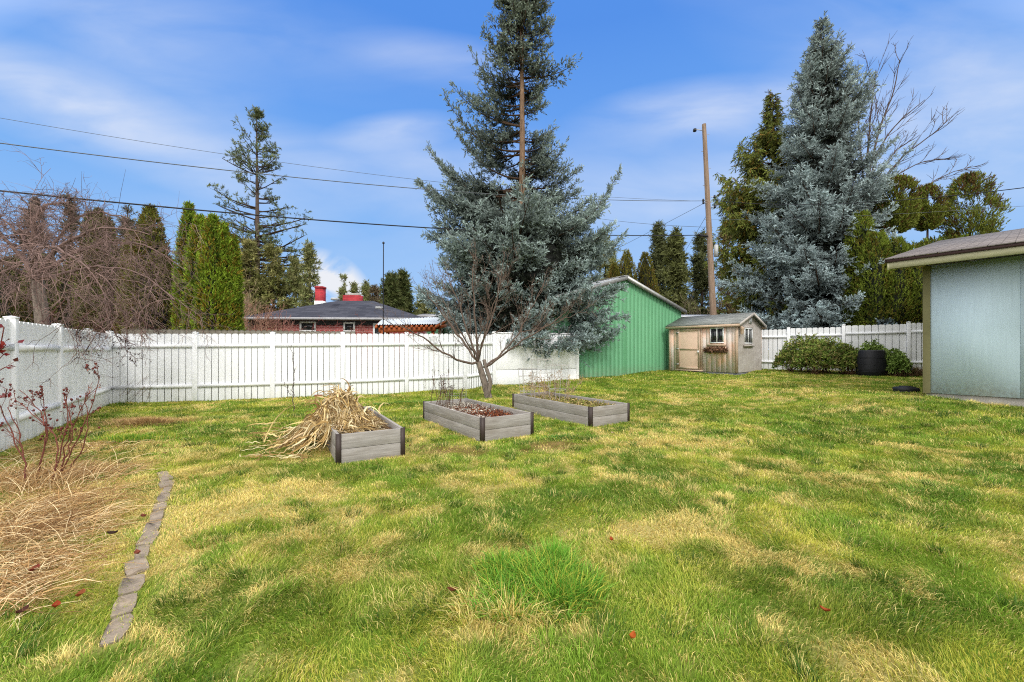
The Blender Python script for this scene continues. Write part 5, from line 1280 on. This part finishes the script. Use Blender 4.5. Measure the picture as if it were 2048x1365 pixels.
pine(545, 500, 650, 45, 38, 'dense lower pine at the right foot of the tall pine', 64, n=80, clump=.5, subs=4, c=(lin(112, 118, 62), lin(128, 122, 78)))
pine(500, 490, 650, 40, 37, 'dense olive pine at the left foot of the tall pine', 65, n=80, clump=.5, subs=4, c=(lin(116, 120, 66), lin(132, 124, 80)))
pine(142, 395, 620, 30, 30, 'thin greyish pine above the tangled tree, left of the arborvitaes', 66, n=60, clump=.35, subs=4, c=(lin(86, 84, 66), lin(100, 92, 72)))
pine(68, 402, 620, 40, 28, 'greyish pine top above the tangled tree at far left', 67, n=60, clump=.35, subs=4, c=(lin(90, 84, 72), lin(104, 92, 76)))
pine(255, 422, 640, 32, 28, 'thin grey green pine between the two dark arborvitae groups', 68, n=60, clump=.32, subs=4, c=(lin(88, 92, 72), lin(104, 100, 80)))
pine(688, 555, 615, 10, 60, 'tiny distant spruce above the ridge of the brick house', 69, n=36, clump=.5, subs=2, tw=.15)
pine(708, 570, 620, 9, 60, 'second tiny distant conifer above the wide brick chimney', 70, n=30, clump=.5, subs=2, tw=.15)
pine(732, 566, 625, 13, 58, 'small distant conifer just left of the dense green one', 71, n=40, clump=.5, subs=3, tw=.15)
pine(750, 578, 640, 18, 50, 'round distant tree directly behind the mast', 72, n=40, clump=.5, subs=3, tw=.15, c=(lin(112, 98, 76), lin(96, 88, 64)))
pine(782, 556, 650, 26, 38, 'dense dark green conifer behind the left part of the patio cover', 73, n=80, clump=.5, subs=5, c=(lin(70, 84, 44), lin(90, 92, 52)))
pine(806, 552, 655, 22, 39, 'dense conifer between the mast and the bare tree', 74, n=80, clump=.5, subs=5, c=(lin(70, 84, 44), lin(90, 92, 52)))
pine(850, 590, 650, 25, 40, 'olive conifer behind the left twigs of the bare tree', 75, n=60, clump=.5, subs=4)
pine(1318, 452, 640, 26, 40, 'narrow pine behind the green building, left of a matching one', 76, n=90, clump=.5, subs=4, c=(lin(98, 104, 66), lin(84, 88, 56)))
pine(1350, 470, 650, 36, 38, 'wider pine behind the green building roof, left of the pole', 77, n=110, clump=.55, subs=5, c=(lin(106, 112, 62), lin(92, 94, 58)))
pine(1402, 470, 650, 30, 40, 'pine half hidden behind the utility pole', 78, n=90, clump=.5, subs=4, c=(lin(98, 104, 66), lin(84, 88, 56)))
pine(1455, 450, 650, 28, 36, 'brownish open tree just right of the utility pole', 79, n=60, clump=.45, subs=4, c=(lin(132, 118, 76), lin(110, 100, 62)))
pine(1210, 478, 640, 38, 34, 'dark conifer showing beside the right limbs of the centre spruce', 80, n=80, clump=.5, subs=4)
pine(430, 560, 660, 90, 40, 'grey green far tree mass behind the tangled tree', 81, n=110, clump=.6, subs=4, c=(lin(110, 104, 84), lin(90, 92, 66)), prof='round')

# ------------------------------------------------------------------ arborvitaes
def arb(px, ytop, hw, Y, label, seed, c, n=2600, ybot=700, prof=None, core=True, group=None, leaf=.14, lean=0., tip=None, name='arborvitae', amp=.54, corer=.78, holes=0):
    n = int(n*1.7); rg = np.random.default_rng(seed); H = zt(ytop, Y); z0 = zt(ybot, Y) if ybot < 700 else .2; R0 = hw*.9/F*Y; b = W(px, 700, Y); b[2] = .2
    r = thing(name, b, label, 'tree', group)
    if prof is None: prof = [(0, .85), (.15, 1.), (.5, .95), (.75, .72), (.9, .42), (1., .05)]
    fz = [p[0] for p in prof]; fr = [p[1] for p in prof]
    trunk('trunk', [[b[0], b[1], 0.1], [b[0], b[1], H*.8]], [.09, .04], M['dark_bark'], r, 7)
    f = rg.random(n)**1.05; az = rg.uniform(0, 2*np.pi, n); zz = z0+(H-z0)*f
    lump = .74+amp*fbm(az*2.1+seed, zz*1.1+seed*3, 3)
    R = R0*np.interp(f, fz, fr)*lump*rg.uniform(.78, 1.04, n)
    S = np.stack([b[0]+np.cos(az)*R+lean*f, b[1]+np.sin(az)*R, zz], 1)
    D = norm(np.stack([np.cos(az)*.55, np.sin(az)*.55, np.full(n, .85)], 1)+rg.normal(0, .28, (n, 3)))
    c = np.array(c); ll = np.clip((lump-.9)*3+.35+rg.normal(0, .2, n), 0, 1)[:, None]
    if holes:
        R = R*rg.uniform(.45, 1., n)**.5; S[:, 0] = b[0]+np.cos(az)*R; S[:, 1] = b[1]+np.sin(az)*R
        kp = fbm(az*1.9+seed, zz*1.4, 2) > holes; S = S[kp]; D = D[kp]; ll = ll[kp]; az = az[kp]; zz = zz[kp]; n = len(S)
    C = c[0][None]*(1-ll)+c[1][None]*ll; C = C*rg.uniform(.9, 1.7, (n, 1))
    if len(c) > 2: br_ = (rg.random(n) < .10+.35*(fbm(az*1.5+9, zz*.8, 2) > .6))[:, None]; C = np.where(br_, c[2][None]*rg.uniform(.7, 1.1, (n, 1)), C)
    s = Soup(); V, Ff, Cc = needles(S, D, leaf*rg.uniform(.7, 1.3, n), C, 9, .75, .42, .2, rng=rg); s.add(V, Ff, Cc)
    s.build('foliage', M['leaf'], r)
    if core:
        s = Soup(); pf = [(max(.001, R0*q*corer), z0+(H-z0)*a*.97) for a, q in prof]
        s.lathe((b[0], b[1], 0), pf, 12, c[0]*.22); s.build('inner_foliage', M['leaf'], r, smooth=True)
    return r
GA = (lin(44, 62, 22), lin(130, 152, 46)); GB = (lin(46, 52, 24), lin(112, 114, 48), lin(116, 92, 44)); GC_ = (lin(48, 56, 28), lin(104, 108, 54), lin(104, 86, 50))
A_ = 'arborvitaes behind the left of the back fence'
arb(378, 412, 25, 14.9, 'tallest pointed bright arborvitae at the left of the green group', 91, (*GA, lin(150, 130, 50)))
arb(402, 437, 30, 14.3, 'broad bright green arborvitae second from left in the green group', 92, (*GA, lin(160, 140, 50)), n=3400)
arb(426, 436, 32, 14.0, 'bright arborvitae in the middle of the green group', 93, (*GA, lin(160, 140, 50)), n=3600)
arb(447, 452, 26, 14.2, 'narrow bright arborvitae second from the right in the green group', 94, (*GA, lin(160, 140, 50)), n=3000)
arb(466, 478, 17, 14.5, 'thinnest golden edged arborvitae at the right end of the green group', 95, (*GA, lin(160, 140, 50)))
arb(300, 416, 40, 15.2, 'olive pointed arborvitae standing alone left of the green group', 96, GB, n=3400)
arb(266, 466, 26, 15.4, 'smaller olive arborvitae leaning on the lone pointed one', 97, GB)
arb(180, 428, 22, 16.2, 'brownish arborvitae, left of three close tops', 98, GC_)
arb(197, 423, 24, 16.0, 'brownish arborvitae, middle and tallest of three close tops', 99, GC_)
arb(215, 438, 24, 16.1, 'brownish arborvitae, right of three close tops', 100, GC_)
for k, (px, yt, hw, lab) in enumerate(((20, 520, 60, 'dark brown arborvitae behind the tangled tree at the left edge'), (95, 515, 50, 'dark brown arborvitae behind the limbs of the tangled tree'), (150, 520, 45, 'dark arborvitae below the three close tops, left side'), (238, 520, 42, 'dark arborvitae between the three close tops and the lone pointed one'), (335, 520, 36, 'dark olive arborvitae filling the gap before the green group'), (-60, 500, 55, 'dark brown arborvitae cut by the left edge of the photo'))):
    arb(px, yt, hw, 16.6+.2*k, lab, 110+k, GC_ if k < 3 else GB, n=2600)
GD = (lin(56, 60, 24), lin(122, 118, 44), lin(132, 106, 48))
arb(1253, 503, 28, 25, 'olive gold arborvitae above the green roof, left one of the pair', 120, GD); arb(1290, 508, 32, 25.5, 'olive gold arborvitae above the green roof, right one of the pair', 121, GD)
arb(1228, 530, 24, 25, 'olive arborvitae half hidden by the centre spruce limbs', 122, GD)
GE = (lin(46, 58, 22), lin(116, 130, 46), lin(134, 124, 50))
for k, (px, yt, hw, Y, lab) in enumerate(((1722, 430, 26, 18.6, 'tall green arborvitae touching the right side of the blue spruce'), (1750, 470, 30, 18.0, 'green arborvitae left in the hedge behind the white fence'), (1788, 482, 34, 17.8, 'green arborvitae in the middle of the right hedge'), (1826, 492, 34, 17.6, 'green arborvitae at the right of the hedge, next to the blue house'), (1868, 480, 36, 18, 'green arborvitae rising behind the blue house roof edge'), (1910, 478, 36, 18.6, 'green arborvitae behind the blue house roof'))):
    arb(px, yt, hw, Y, lab, 130+k, GE, n=3400, prof=[(0, .9), (.3, 1.05), (.7, 1.0), (.9, .75), (1, .3)], leaf=.15)
LOL = [(0, .35), (.12, .75), (.35, 1.0), (.7, .95), (.9, .6), (1, .15)]
for k, (px, yt, yb, hw, Y, lab) in enumerate(((1790, 360, 468, 34, 19.5, 'topped conifer with a rounded golden crown, left of three'), (1855, 377, 462, 22, 20, 'topped conifer with a small round crown, middle of three'), (1940, 352, 500, 40, 20.5, 'topped conifer with a broad reddish gold crown, right of three'))):
    arb(px, yt, hw, Y, lab, 140+k, (lin(52, 60, 24), lin(112, 120, 48), lin(112, 82, 50)), n=3600 if k != 1 else 2200, ybot=yb, prof=LOL, core=False, holes=.37, name='topped_conifer', leaf=.18, amp=.95, corer=.5)

# ------------------------------------------------------------------ bare trees
def bare(name, base, limbs, label, seed, levels, color, cat='tree', mat='twig', nres=14, trunkpts=None, tr=None, jit=.02):
    """limbs: list of (world points, r0, r1); levels: dicts for sprout"""
    rg = np.random.default_rng(seed); r = thing(name, base, label, cat); C = lin(*color)
    if trunkpts is not None: trunk('trunk', trunkpts, tr, M['grey_bark'], r, 10)
    P = np.array([resample(l[0], nres) for l in limbs]); P[:, 1:-1] += rg.normal(0, jit, P[:, 1:-1].shape)
    R = np.array([np.linspace(l[1], l[2], nres) for l in limbs]); s = Soup(); V, Q = tubes(P, R, 7); s.add(V, Q, C*.9); s.build('limbs', M[mat], r, smooth=True)
    s = Soup(); cur = (P, R); pool = [cur]
    for lv in levels:
        src = pool[lv.get('src', -1)]; kw = {k: v for k, v in lv.items() if k not in ('src', 'c', 'sides')}
        P2, R2 = sprout(src[0], src[1], rng=rg, **kw); pool.append((P2, R2)); V, Q = tubes(P2, R2, lv.get('sides', 3)); 
        cc = np.repeat((C*lv.get('c', 1.))[None]*rg.uniform(.45, 1.45, (len(P2), 1)), P2.shape[1]*lv.get('sides', 3), 0); s.add(V, Q, cc)
    s.build('twigs', M['twig'], r); return r, pool
# fruit tree in the yard
tb = np.array([*G(975, 797)[:2], .03]); TY = tb[1]
def T(px, py, dy=0.): return W(px, py, TY+dy)
fk = T(957, 724)
limbs = [([fk, T(920, 727, -.1), T(882, 703, -.4), T(840, 668, -.6), T(800, 655, -.9), T(770, 640, -1.)], 0.0360, 0.0086),
         ([fk, T(938, 700, .1), T(905, 655, .2), T(870, 615, .3), T(846, 570, .2)], 0.0360, 0.0072),
         ([fk, T(945, 690, .2), T(925, 640, .4), T(908, 580, .6), T(890, 540, .6)], 0.0324, 0.0072),
         ([fk, T(953, 680, -.1), T(950, 630, -.2), T(944, 560, -.2), T(952, 505, -.2)], 0.0360, 0.0072),
         ([fk, T(962, 690, .2), T(985, 640, .4), T(998, 580, .5), T(1008, 515, .5)], 0.0324, 0.0072),
         ([T(968, 735), T(1000, 715, -.2), T(1030, 690, -.4), T(1062, 668, -.5), T(1105, 652, -.6), T(1140, 610, -.7)], 0.0324, 0.0072),
         ([T(968, 735), T(1005, 708, .2), T(1040, 665, .3), T(1065, 610, .4), T(1090, 560, .4)], 0.0288, 0.0072),
         ([fk, T(968, 665, -.5), T(990, 600, -.8), T(1010, 560, -1.)], 0.0252, 0.0065),
         ([fk, T(935, 690, -.5), T(905, 640, -.8), T(880, 590, -1.), T(865, 560, -1.1)], 0.0252, 0.0065),
         ([T(1040, 665, .3), T(1085, 655, .1), T(1130, 640, 0), T(1180, 610, 0)], 0.0130, 0.0043)]
r, pool = bare('bare_fruit_tree', tb, limbs, 'bare fruit tree with a twisted trunk standing behind the middle raised bed', 201,
    [dict(per=11, t0=.15, t1=1, ang=.7, Lf=.5, rr=.4, n=9, wig=.11, trop=(0, 0, .13), rmin=.0055, sides=5),
     dict(per=5, t0=.15, t1=1, ang=.7, Lf=.5, rr=.6, n=8, wig=.12, trop=(0, 0, .07), rmin=.004, sides=3, c=1.15),
     dict(per=3, t0=.1, t1=1, ang=.8, Lf=.5, rr=.7, n=5, wig=.14, trop=(0, 0, .03), rmin=.003, sides=3, c=1.2),
     dict(src=1, per=2, t0=.1, t1=.7, ang=.9, Lf=.4, rr=.6, n=6, wig=.14, trop=(0, 0, .05), rmin=.004, sides=3, c=1.1)],
    (104, 88, 78), trunkpts=[tb+[.05, 0, -.05], T(973, 780), T(966, 755), fk], tr=[.115, .10, .09, .075])
s = Soup(); s.tube(resample([tb+[-.03, -.06, -.05], T(982, 765, -.1), T(972, 735, -.05), T(968, 720)], 14), np.linspace(.06, .05, 14), 8, lin(120, 104, 92)); s.build('trunk', M['grey_bark'], r, smooth=True)
# sapling by the fence
sb = np.array([*G(587, 824)[:2], 0.]); SY = sb[1]
bare('sapling', sb, [([sb, W(586, 780, SY), W(587, 730, SY), W(585, 688, SY)], .010, .004), ([W(586, 795, SY), W(574, 780, SY), W(567, 760, SY)], .005, .003)], 'thin leafless sapling in front of the white fence, above the corn pile', 202,
    [dict(per=14, t0=.2, t1=1, ang=.6, Lf=.16, rr=.6, n=6, wig=.08, trop=(0, 0, .06), rmin=.0032)], (92, 78, 70))
# tangled weeping tree behind the left fence
kb = np.array([-11.3, 9.6, 0.]); KY = 9.6
def K(px, py, dy=0.): return W(px, py, KY+dy)
kl = [([K(75, 560), K(60, 480), K(70, 430), K(100, 408), K(140, 405)], 0.0600, 0.0180), ([K(75, 560), K(30, 500), K(-20, 440), K(-60, 420)], 0.0540, 0.0180),
      ([K(75, 560), K(110, 500, -.5), K(160, 470, -.8), K(230, 450, -1), K(300, 470, -1.1)], 0.0480, 0.0120), ([K(75, 560), K(130, 510, .3), K(210, 480, .5), K(300, 490, .8), K(370, 540, .9)], 0.0480, 0.0120),
      ([K(75, 560), K(60, 520, -1), K(80, 490, -2), K(130, 500, -2.8), K(180, 540, -3)], 0.0420, 0.0120), ([K(75, 560), K(40, 490, .8), K(60, 450, 1.6), K(110, 450, 2.2)], 0.0420, 0.0120),
      ([K(75, 560), K(0, 520, -1), K(-30, 500, -2), K(0, 520, -3)], 0.0420, 0.0120), ([K(75, 560), K(150, 540, -.8), K(230, 530, -1.6), K(310, 560, -1.8), K(350, 600, -1.9)], 0.0360, 0.0090),
      ([K(75, 560), K(120, 470, .3), K(150, 430, .3), K(200, 420, .4), K(260, 440, .4)], 0.0420, 0.0120), ([K(60, 500), K(20, 450), K(-10, 430), K(-40, 470)], 0.0300, 0.0120)]
bare('tangled_tree', kb, kl, 'large leafless tree with a dense tangle of drooping twigs hanging over the left fence', 203,
    [dict(per=16, t0=.25, t1=1, ang=.9, Lf=.55, rr=.35, n=10, wig=.22, trop=(.03, -.01, -.09), rmin=.007, sides=4),
     dict(per=8, t0=.1, t1=1, ang=.9, Lf=.7, rr=.55, n=9, wig=.24, trop=(.01, 0, -.09), rmin=.0048, sides=3, c=1.1),
     dict(per=4, t0=.1, t1=1, ang=.8, Lf=.65, rr=.65, n=7, wig=.22, trop=(0, 0, -.06), rmin=.0036, sides=3, c=1.1),
     dict(src=1, per=3, t0=.1, t1=1, ang=1., Lf=.6, rr=.5, n=8, wig=.2, trop=(0, 0, -.06), rmin=.0042, sides=3, c=1.5),
     dict(src=0, per=4, t0=.5, t1=1, ang=.9, Lf=.0, absL=(.5, 1.3), rr=.3, n=9, wig=.05, trop=(0, 0, .25), rmin=.006, sides=3, c=.6)],
    (120, 98, 92), trunkpts=[kb, K(85, 640), K(75, 560)], tr=[.17, .14, .11])
# low hanging twigs with dark little fruits over the fence corner
rg = np.random.default_rng(77)
hb = [([K(240, 610, -.2), K(255, 650, -.4), K(250, 700, -.5)], .009, .004), ([K(180, 620, -1.4), K(150, 660, -1.6), K(160, 720, -1.6)], .009, .004), ([K(260, 620, -.3), K(300, 655, -.2), K(325, 665, -.1)], .009, .004),
      ([K(215, 630, -1), K(185, 680, -1.1), K(145, 745, -1.1)], .009, .004), ([K(130, 600, -2), K(80, 650, -2.2), K(45, 690, -2.3)], .009, .004), ([K(220, 610, -.6), K(225, 660, -.7), K(240, 690, -.7), K(275, 720, -.7)], .009, .004)]
s = Soup(); P = np.array([resample(l[0], 10) for l in hb]); R = np.array([np.linspace(l[1], l[2], 10) for l in hb]); V, Q = tubes(P, R, 4); s.add(V, Q, lin(100, 70, 66))
P2, R2 = sprout(P, R, 16, .05, 1, .8, .35, .6, 7, .2, (0, 0, -.06), rng=rg, rmin=.0045); V, Q = tubes(P2, R2, 3); s.add(V, Q, lin(100, 70, 66))
P3, R3 = sprout(P2, R2, 5, .1, 1, .8, .5, .6, 5, .2, (0, 0, -.06), rng=rg, rmin=.0035); V, Q = tubes(P3, R3, 3); s.add(V, Q, lin(100, 70, 66))
E = P3[rg.random(len(P3)) < .8][:, -1]; m = len(E); q_ = norm(rg.normal(size=(m, 3)))
V, Ff, Cc = needles(E, q_, np.full(m, .03), np.tile(lin(64, 40, 40), (m, 1)), 9, 1.3, .6, .5, rng=rg); s.add(V, Ff, Cc)
tt_ = [o for o in col.objects if o.name == 'tangled_tree'][0]
s.build('fruiting_twigs', M['twig'], tt_)
# bare tree behind the right spruce
qY = 27.; qb = W(1745, 700, qY); qb[2] = .4
def Qp(px, py, dy=0.): return W(px, py, qY+dy)
ql = [([Qp(1735, 420), Qp(1735, 300), Qp(1745, 200), Qp(1752, 140)], .09, .02), ([Qp(1735, 380), Qp(1750, 280), Qp(1790, 180), Qp(1800, 120)], .08, .02), ([Qp(1735, 420), Qp(1745, 330), Qp(1760, 290), Qp(1810, 230), Qp(1850, 200)], .07, .02),
      ([Qp(1735, 430), Qp(1770, 350), Qp(1820, 300), Qp(1880, 260), Qp(1900, 235)], .07, .02), ([Qp(1735, 440), Qp(1790, 350), Qp(1850, 320), Qp(1900, 318)], .06, .015), ([Qp(1735, 440), Qp(1720, 300), Qp(1716, 200), Qp(1714, 140)], .06, .015),
      ([Qp(1740, 460), Qp(1830, 385), Qp(1890, 350), Qp(1945, 332)], .06, .015), ([Qp(1735, 420), Qp(1770, 330), Qp(1790, 300), Qp(1840, 270)], .05, .015)]
bare('bare_tree', qb, ql, 'tall leafless tree whose branches fan out right of the right blue spruce', 204,
    [dict(per=8, t0=.35, t1=1, ang=.45, Lf=.42, rr=.5, n=9, wig=.05, trop=(.01, 0, .05), rmin=.022, sides=4),
     dict(per=5, t0=.25, t1=1, ang=.45, Lf=.5, rr=.6, n=6, wig=.06, trop=(0, 0, .04), rmin=.016, sides=3)], (84, 70, 64), trunkpts=[qb, Qp(1738, 560), Qp(1735, 420)], tr=[.2, .16, .1])
# reddish bare shrubs left of the brick house, grey twiggy shrubs
def twiggy(px, ytop, hw, Y, label, seed, color, n=26, cat='shrub', r0=.018, z0=.2, rm=.009):
    rg = np.random.default_rng(seed); b = W(px, 700, Y); b[2] = z0; H = zt(ytop, Y)-z0; R_ = hw/F*Y; L = []
    for k in range(n):
        a = rg.uniform(0, 6.28); q = math.sqrt(rg.random()); e = np.array([b[0]+math.cos(a)*q*R_, b[1]+math.sin(a)*q*R_*.7, z0+H*rg.uniform(.7, 1)*(1-.3*q)])
        L.append(([b+[math.cos(a)*.12, math.sin(a)*.12, 0], b*.5+e*.5+[math.cos(a)*R_*.1, 0, H*.1], e], r0, r0*.35))
    return bare('bare_shrub', b, L, label, seed, [dict(per=9, t0=.2, t1=1, ang=.6, Lf=.4, rr=.5, n=7, wig=.12, trop=(0, 0, .03), rmin=rm, sides=3), dict(per=4, t0=.2, t1=1, ang=.6, Lf=.5, rr=.7, n=5, wig=.12, trop=(0, 0, .03), rmin=rm*.8, sides=3, c=1.15)], color, cat)
twiggy(505, 570, 42, 20, 'pinkish brown leafless shrub directly right of the green arborvitaes', 211, (166, 128, 108))
twiggy(560, 592, 40, 21, 'pinkish leafless shrub in front of the left end of the brick house', 212, (162, 116, 104), n=18)
twiggy(490, 540, 30, 24, 'taller grey brown leafless shrub behind the arborvitaes', 213, (150, 130, 106), n=18)
twiggy(640, 632, 50, 17, 'reddish leafless shrub with tips just over the fence below the chimney', 214, (140, 84, 78), n=14, r0=.012, rm=.007)
twiggy(715, 634, 45, 17, 'sparse reddish leafless shrub over the fence before the brick house door', 215, (140, 90, 80), n=14, r0=.012, rm=.007)
twiggy(1400, 570, 45, 27, 'grey leafless shrub behind the green building and pole foot', 216, (150, 134, 110), n=18, r0=.02)
twiggy(1480, 500, 45, 27, 'brown leafless tree right of the utility pole', 217, (136, 118, 92), n=20, r0=.025, cat='tree')

# ------------------------------------------------------------------ leafy shrubs at the right fence
def shrub(lobes, label, seed, cols, n=3800, leaf=.10):
    rg = np.random.default_rng(seed); g0 = np.array(lobes[0][0]); r = thing('evergreen_shrub', (g0[0], g0[1], float(gz(g0[0], g0[1]))), label, 'shrub')
    sp_, ss, pts = [], Soup(), []
    for (c, rad_) in lobes:
        k = int(n*rad_[0]*rad_[2]/sum(q[1][0]*q[1][2] for q in lobes)); a = norm(rg.normal(size=(k, 3))); a[:, 2] = np.abs(a[:, 2])*1.0-.25*(rg.random(k) < .5)
        rr_ = rg.uniform(.62, 1.06, k)**.6*(.82+.35*fbm(a[:, 0]*4+seed, a[:, 1]*4+a[:, 2]*3, 2)); P = np.array(c)[None]+a*rr_[:, None]*np.array(rad_)[None]; P[:, 2] = np.maximum(P[:, 2], float(gz(c[0], c[1]))+.05)
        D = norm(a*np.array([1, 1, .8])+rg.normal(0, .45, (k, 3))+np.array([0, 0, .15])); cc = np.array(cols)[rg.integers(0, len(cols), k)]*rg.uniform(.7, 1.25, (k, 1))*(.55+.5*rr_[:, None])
        K_ = 5; ib = np.repeat(np.arange(k), K_); D2 = norm(D[ib]+rg.normal(0, .55, (k*K_, 3)))
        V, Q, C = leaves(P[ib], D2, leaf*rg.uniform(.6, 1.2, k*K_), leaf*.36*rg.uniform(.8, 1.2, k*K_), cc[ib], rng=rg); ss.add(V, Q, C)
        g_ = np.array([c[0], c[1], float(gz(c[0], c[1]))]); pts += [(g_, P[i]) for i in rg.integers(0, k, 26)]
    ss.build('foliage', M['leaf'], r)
    L = np.array([resample([a_+[rg.normal(0, .1), rg.normal(0, .1), 0], a_*.5+b_*.5+[0, 0, .05], b_], 8) for a_, b_ in pts]); s = Soup(); V, Q = tubes(L, np.linspace(.012, .005, 8)[None]*np.ones((len(L), 1)), 4); s.add(V, Q, lin(110, 84, 62)); s.build('stems', M['twig'], r)
def Sg(px, Y): x = (px-CX)/F*Y; return x, Y, float(gz(x, Y))
def lobe(px, ytop, hw, Y):
    x, y, g = Sg(px, Y); h = zt(ytop, Y)-g; return ((x, y, g+h*.35), (hw/F*Y, hw/F*Y*.8, h*.65))
SCc = [lin(116, 140, 62), lin(146, 160, 78), lin(96, 120, 52), lin(150, 142, 86), lin(126, 128, 72)]
shrub([lobe(1610, 672, 48, 16.0), lobe(1650, 676, 42, 15.6), lobe(1690, 690, 34, 15.3), lobe(1580, 700, 30, 16.2), lobe(1630, 690, 40, 15.2), lobe(1705, 705, 26, 15.0)], 'wide leafy evergreen shrub against the white fence right of the small shed', 221, SCc, 5200)
shrub([lobe(1785, 702, 24, 14.3), lobe(1745, 684, 22, 15.0), lobe(1800, 712, 16, 13.9)], 'smaller leafy shrub wrapped round the black compost bin', 222, [lin(126, 152, 72), lin(150, 172, 92), lin(106, 128, 62)], 1900, .11)
# dead brush by the house corner
tuft('brush_pile', 1832, 752, .55, .3, 700, .35, .012, [lin(150, 118, 90), lin(120, 92, 72), lin(96, 110, 60)], 'small heap of dead brush beside the corner of the blue house', 'brush pile', seed=17, lean=1.0)

# ------------------------------------------------------------------ rose bush and red leaved branch at the left
rg = np.random.default_rng(91)
rb = np.array([*G(85, 962)[:2], 0.]); RY = rb[1]
def Rp(px, py, dy=0.): return W(px, py, RY+dy)
ends = [((70, 960), (95, 880), (88, 830), (62, 800), (38, 780), -.1), ((70, 960), (96, 880), (92, 820), (82, 780), (85, 772), .0), ((110, 955), (125, 880), (138, 830), (130, 795), (140, 780), .1), ((115, 958), (150, 890), (170, 840), (190, 800), (200, 752), .0),
        ((112, 955), (140, 900), (146, 850), (135, 815), (128, 790), -.1), ((105, 958), (118, 900), (104, 860), (70, 830), (30, 800), -.2), ((60, 960), (40, 900), (20, 860), (-5, 800), (-15, 770), -.1), ((130, 955), (165, 900), (178, 850), (170, 815), (172, 790), .1),
        ((50, 965), (45, 900), (35, 850), (22, 830), (15, 815), -.3), ((118, 956), (136, 870), (150, 840), (176, 800), (178, 770), .2)]
rl = [([Rp(*p[:2], q[-1]) for p in q[:-1]], .0075, .003) for q in ends]
r, pool = bare('rose_bush', rb, rl, 'leafless rose bush with reddish canes and shrivelled hips in front of the left fence', 231,
    [dict(per=7, t0=.3, t1=1, ang=.6, Lf=.26, rr=.5, n=7, wig=.12, trop=(0, 0, .08), rmin=.0036, sides=4), dict(per=3, t0=.3, t1=1, ang=.6, Lf=.5, rr=.7, n=5, wig=.12, trop=(0, 0, .04), rmin=.002, sides=3)], (120, 72, 62), jit=.006)
tips = np.vstack([pool[2][0][:, -1], pool[1][0][:, -1], pool[0][0][:, -1]]); tips = tips[rg.random(len(tips)) < .6]
for t_ in tips[:80]:
    s = Soup().lathe(t_, [(.001, -.012), (.009, -.006), (.011, .004), (.006, .012), (.001, .013)], 6, lin(96, 48, 44)); s.build('rose_hip', M['twig'], r, smooth=True)
lp_ = np.vstack([p[:, -2] for p in (pool[1][0], pool[2][0])]); lp_ = lp_[lp_[:, 2] > .72]; n = min(260, len(lp_)); Pq = lp_[rg.integers(0, len(lp_), n)]
V, Q, C = leaves(Pq, norm(rg.normal(size=(n, 3))+[0, 0, -.3]), rg.uniform(.018, .034, n), rg.uniform(.008, .016, n), np.array([lin(110, 62, 56), lin(140, 92, 76), lin(88, 52, 48)])[rg.integers(0, 3, n)], rng=rg)
Soup().add(V, Q, C).build('dried_leaves', M['leaf'], r)
eb = np.array([*(W(-30, 700, 2.6)[:2]), 0.]); EY = 2.6
def Ep(px, py, dy=0.): return W(px, py, EY+dy)
el = [([eb, Ep(-60, 900), Ep(-50, 780), Ep(-20, 700), Ep(8, 655)], .008, .003), ([eb, Ep(-60, 860, .1), Ep(-40, 800), Ep(-15, 760), Ep(10, 735)], .008, .003), ([Ep(-50, 780), Ep(-30, 740), Ep(-5, 705), Ep(12, 690)], .005, .003), ([Ep(-60, 900), Ep(-40, 840), Ep(-12, 800), Ep(14, 778)], .005, .003)]
r, pool = bare('red_leaf_shrub', eb, el, 'branch with dark red oval leaves entering at the left edge', 232, [dict(per=4, t0=.5, t1=1, ang=.6, Lf=.12, rr=.6, n=5, wig=.08, trop=(0, 0, .02), rmin=.002)], (110, 60, 54), 'shrub')
src = np.vstack([pool[1][0].reshape(-1, 3)[::2], pool[0][0][:, -6:].reshape(-1, 3)]); n = len(src)
V, Q, C = leaves(src, norm(rg.normal(size=(n, 3))*[1, 1, .5]), rg.uniform(.03, .055, n), rg.uniform(.02, .034, n), np.array([lin(140, 44, 50), lin(104, 36, 42), lin(160, 60, 54), lin(120, 70, 70)])[rg.integers(0, 4, n)], rng=rg)
Soup().add(V, Q, C).build('red_leaves', M['leaf'], r)
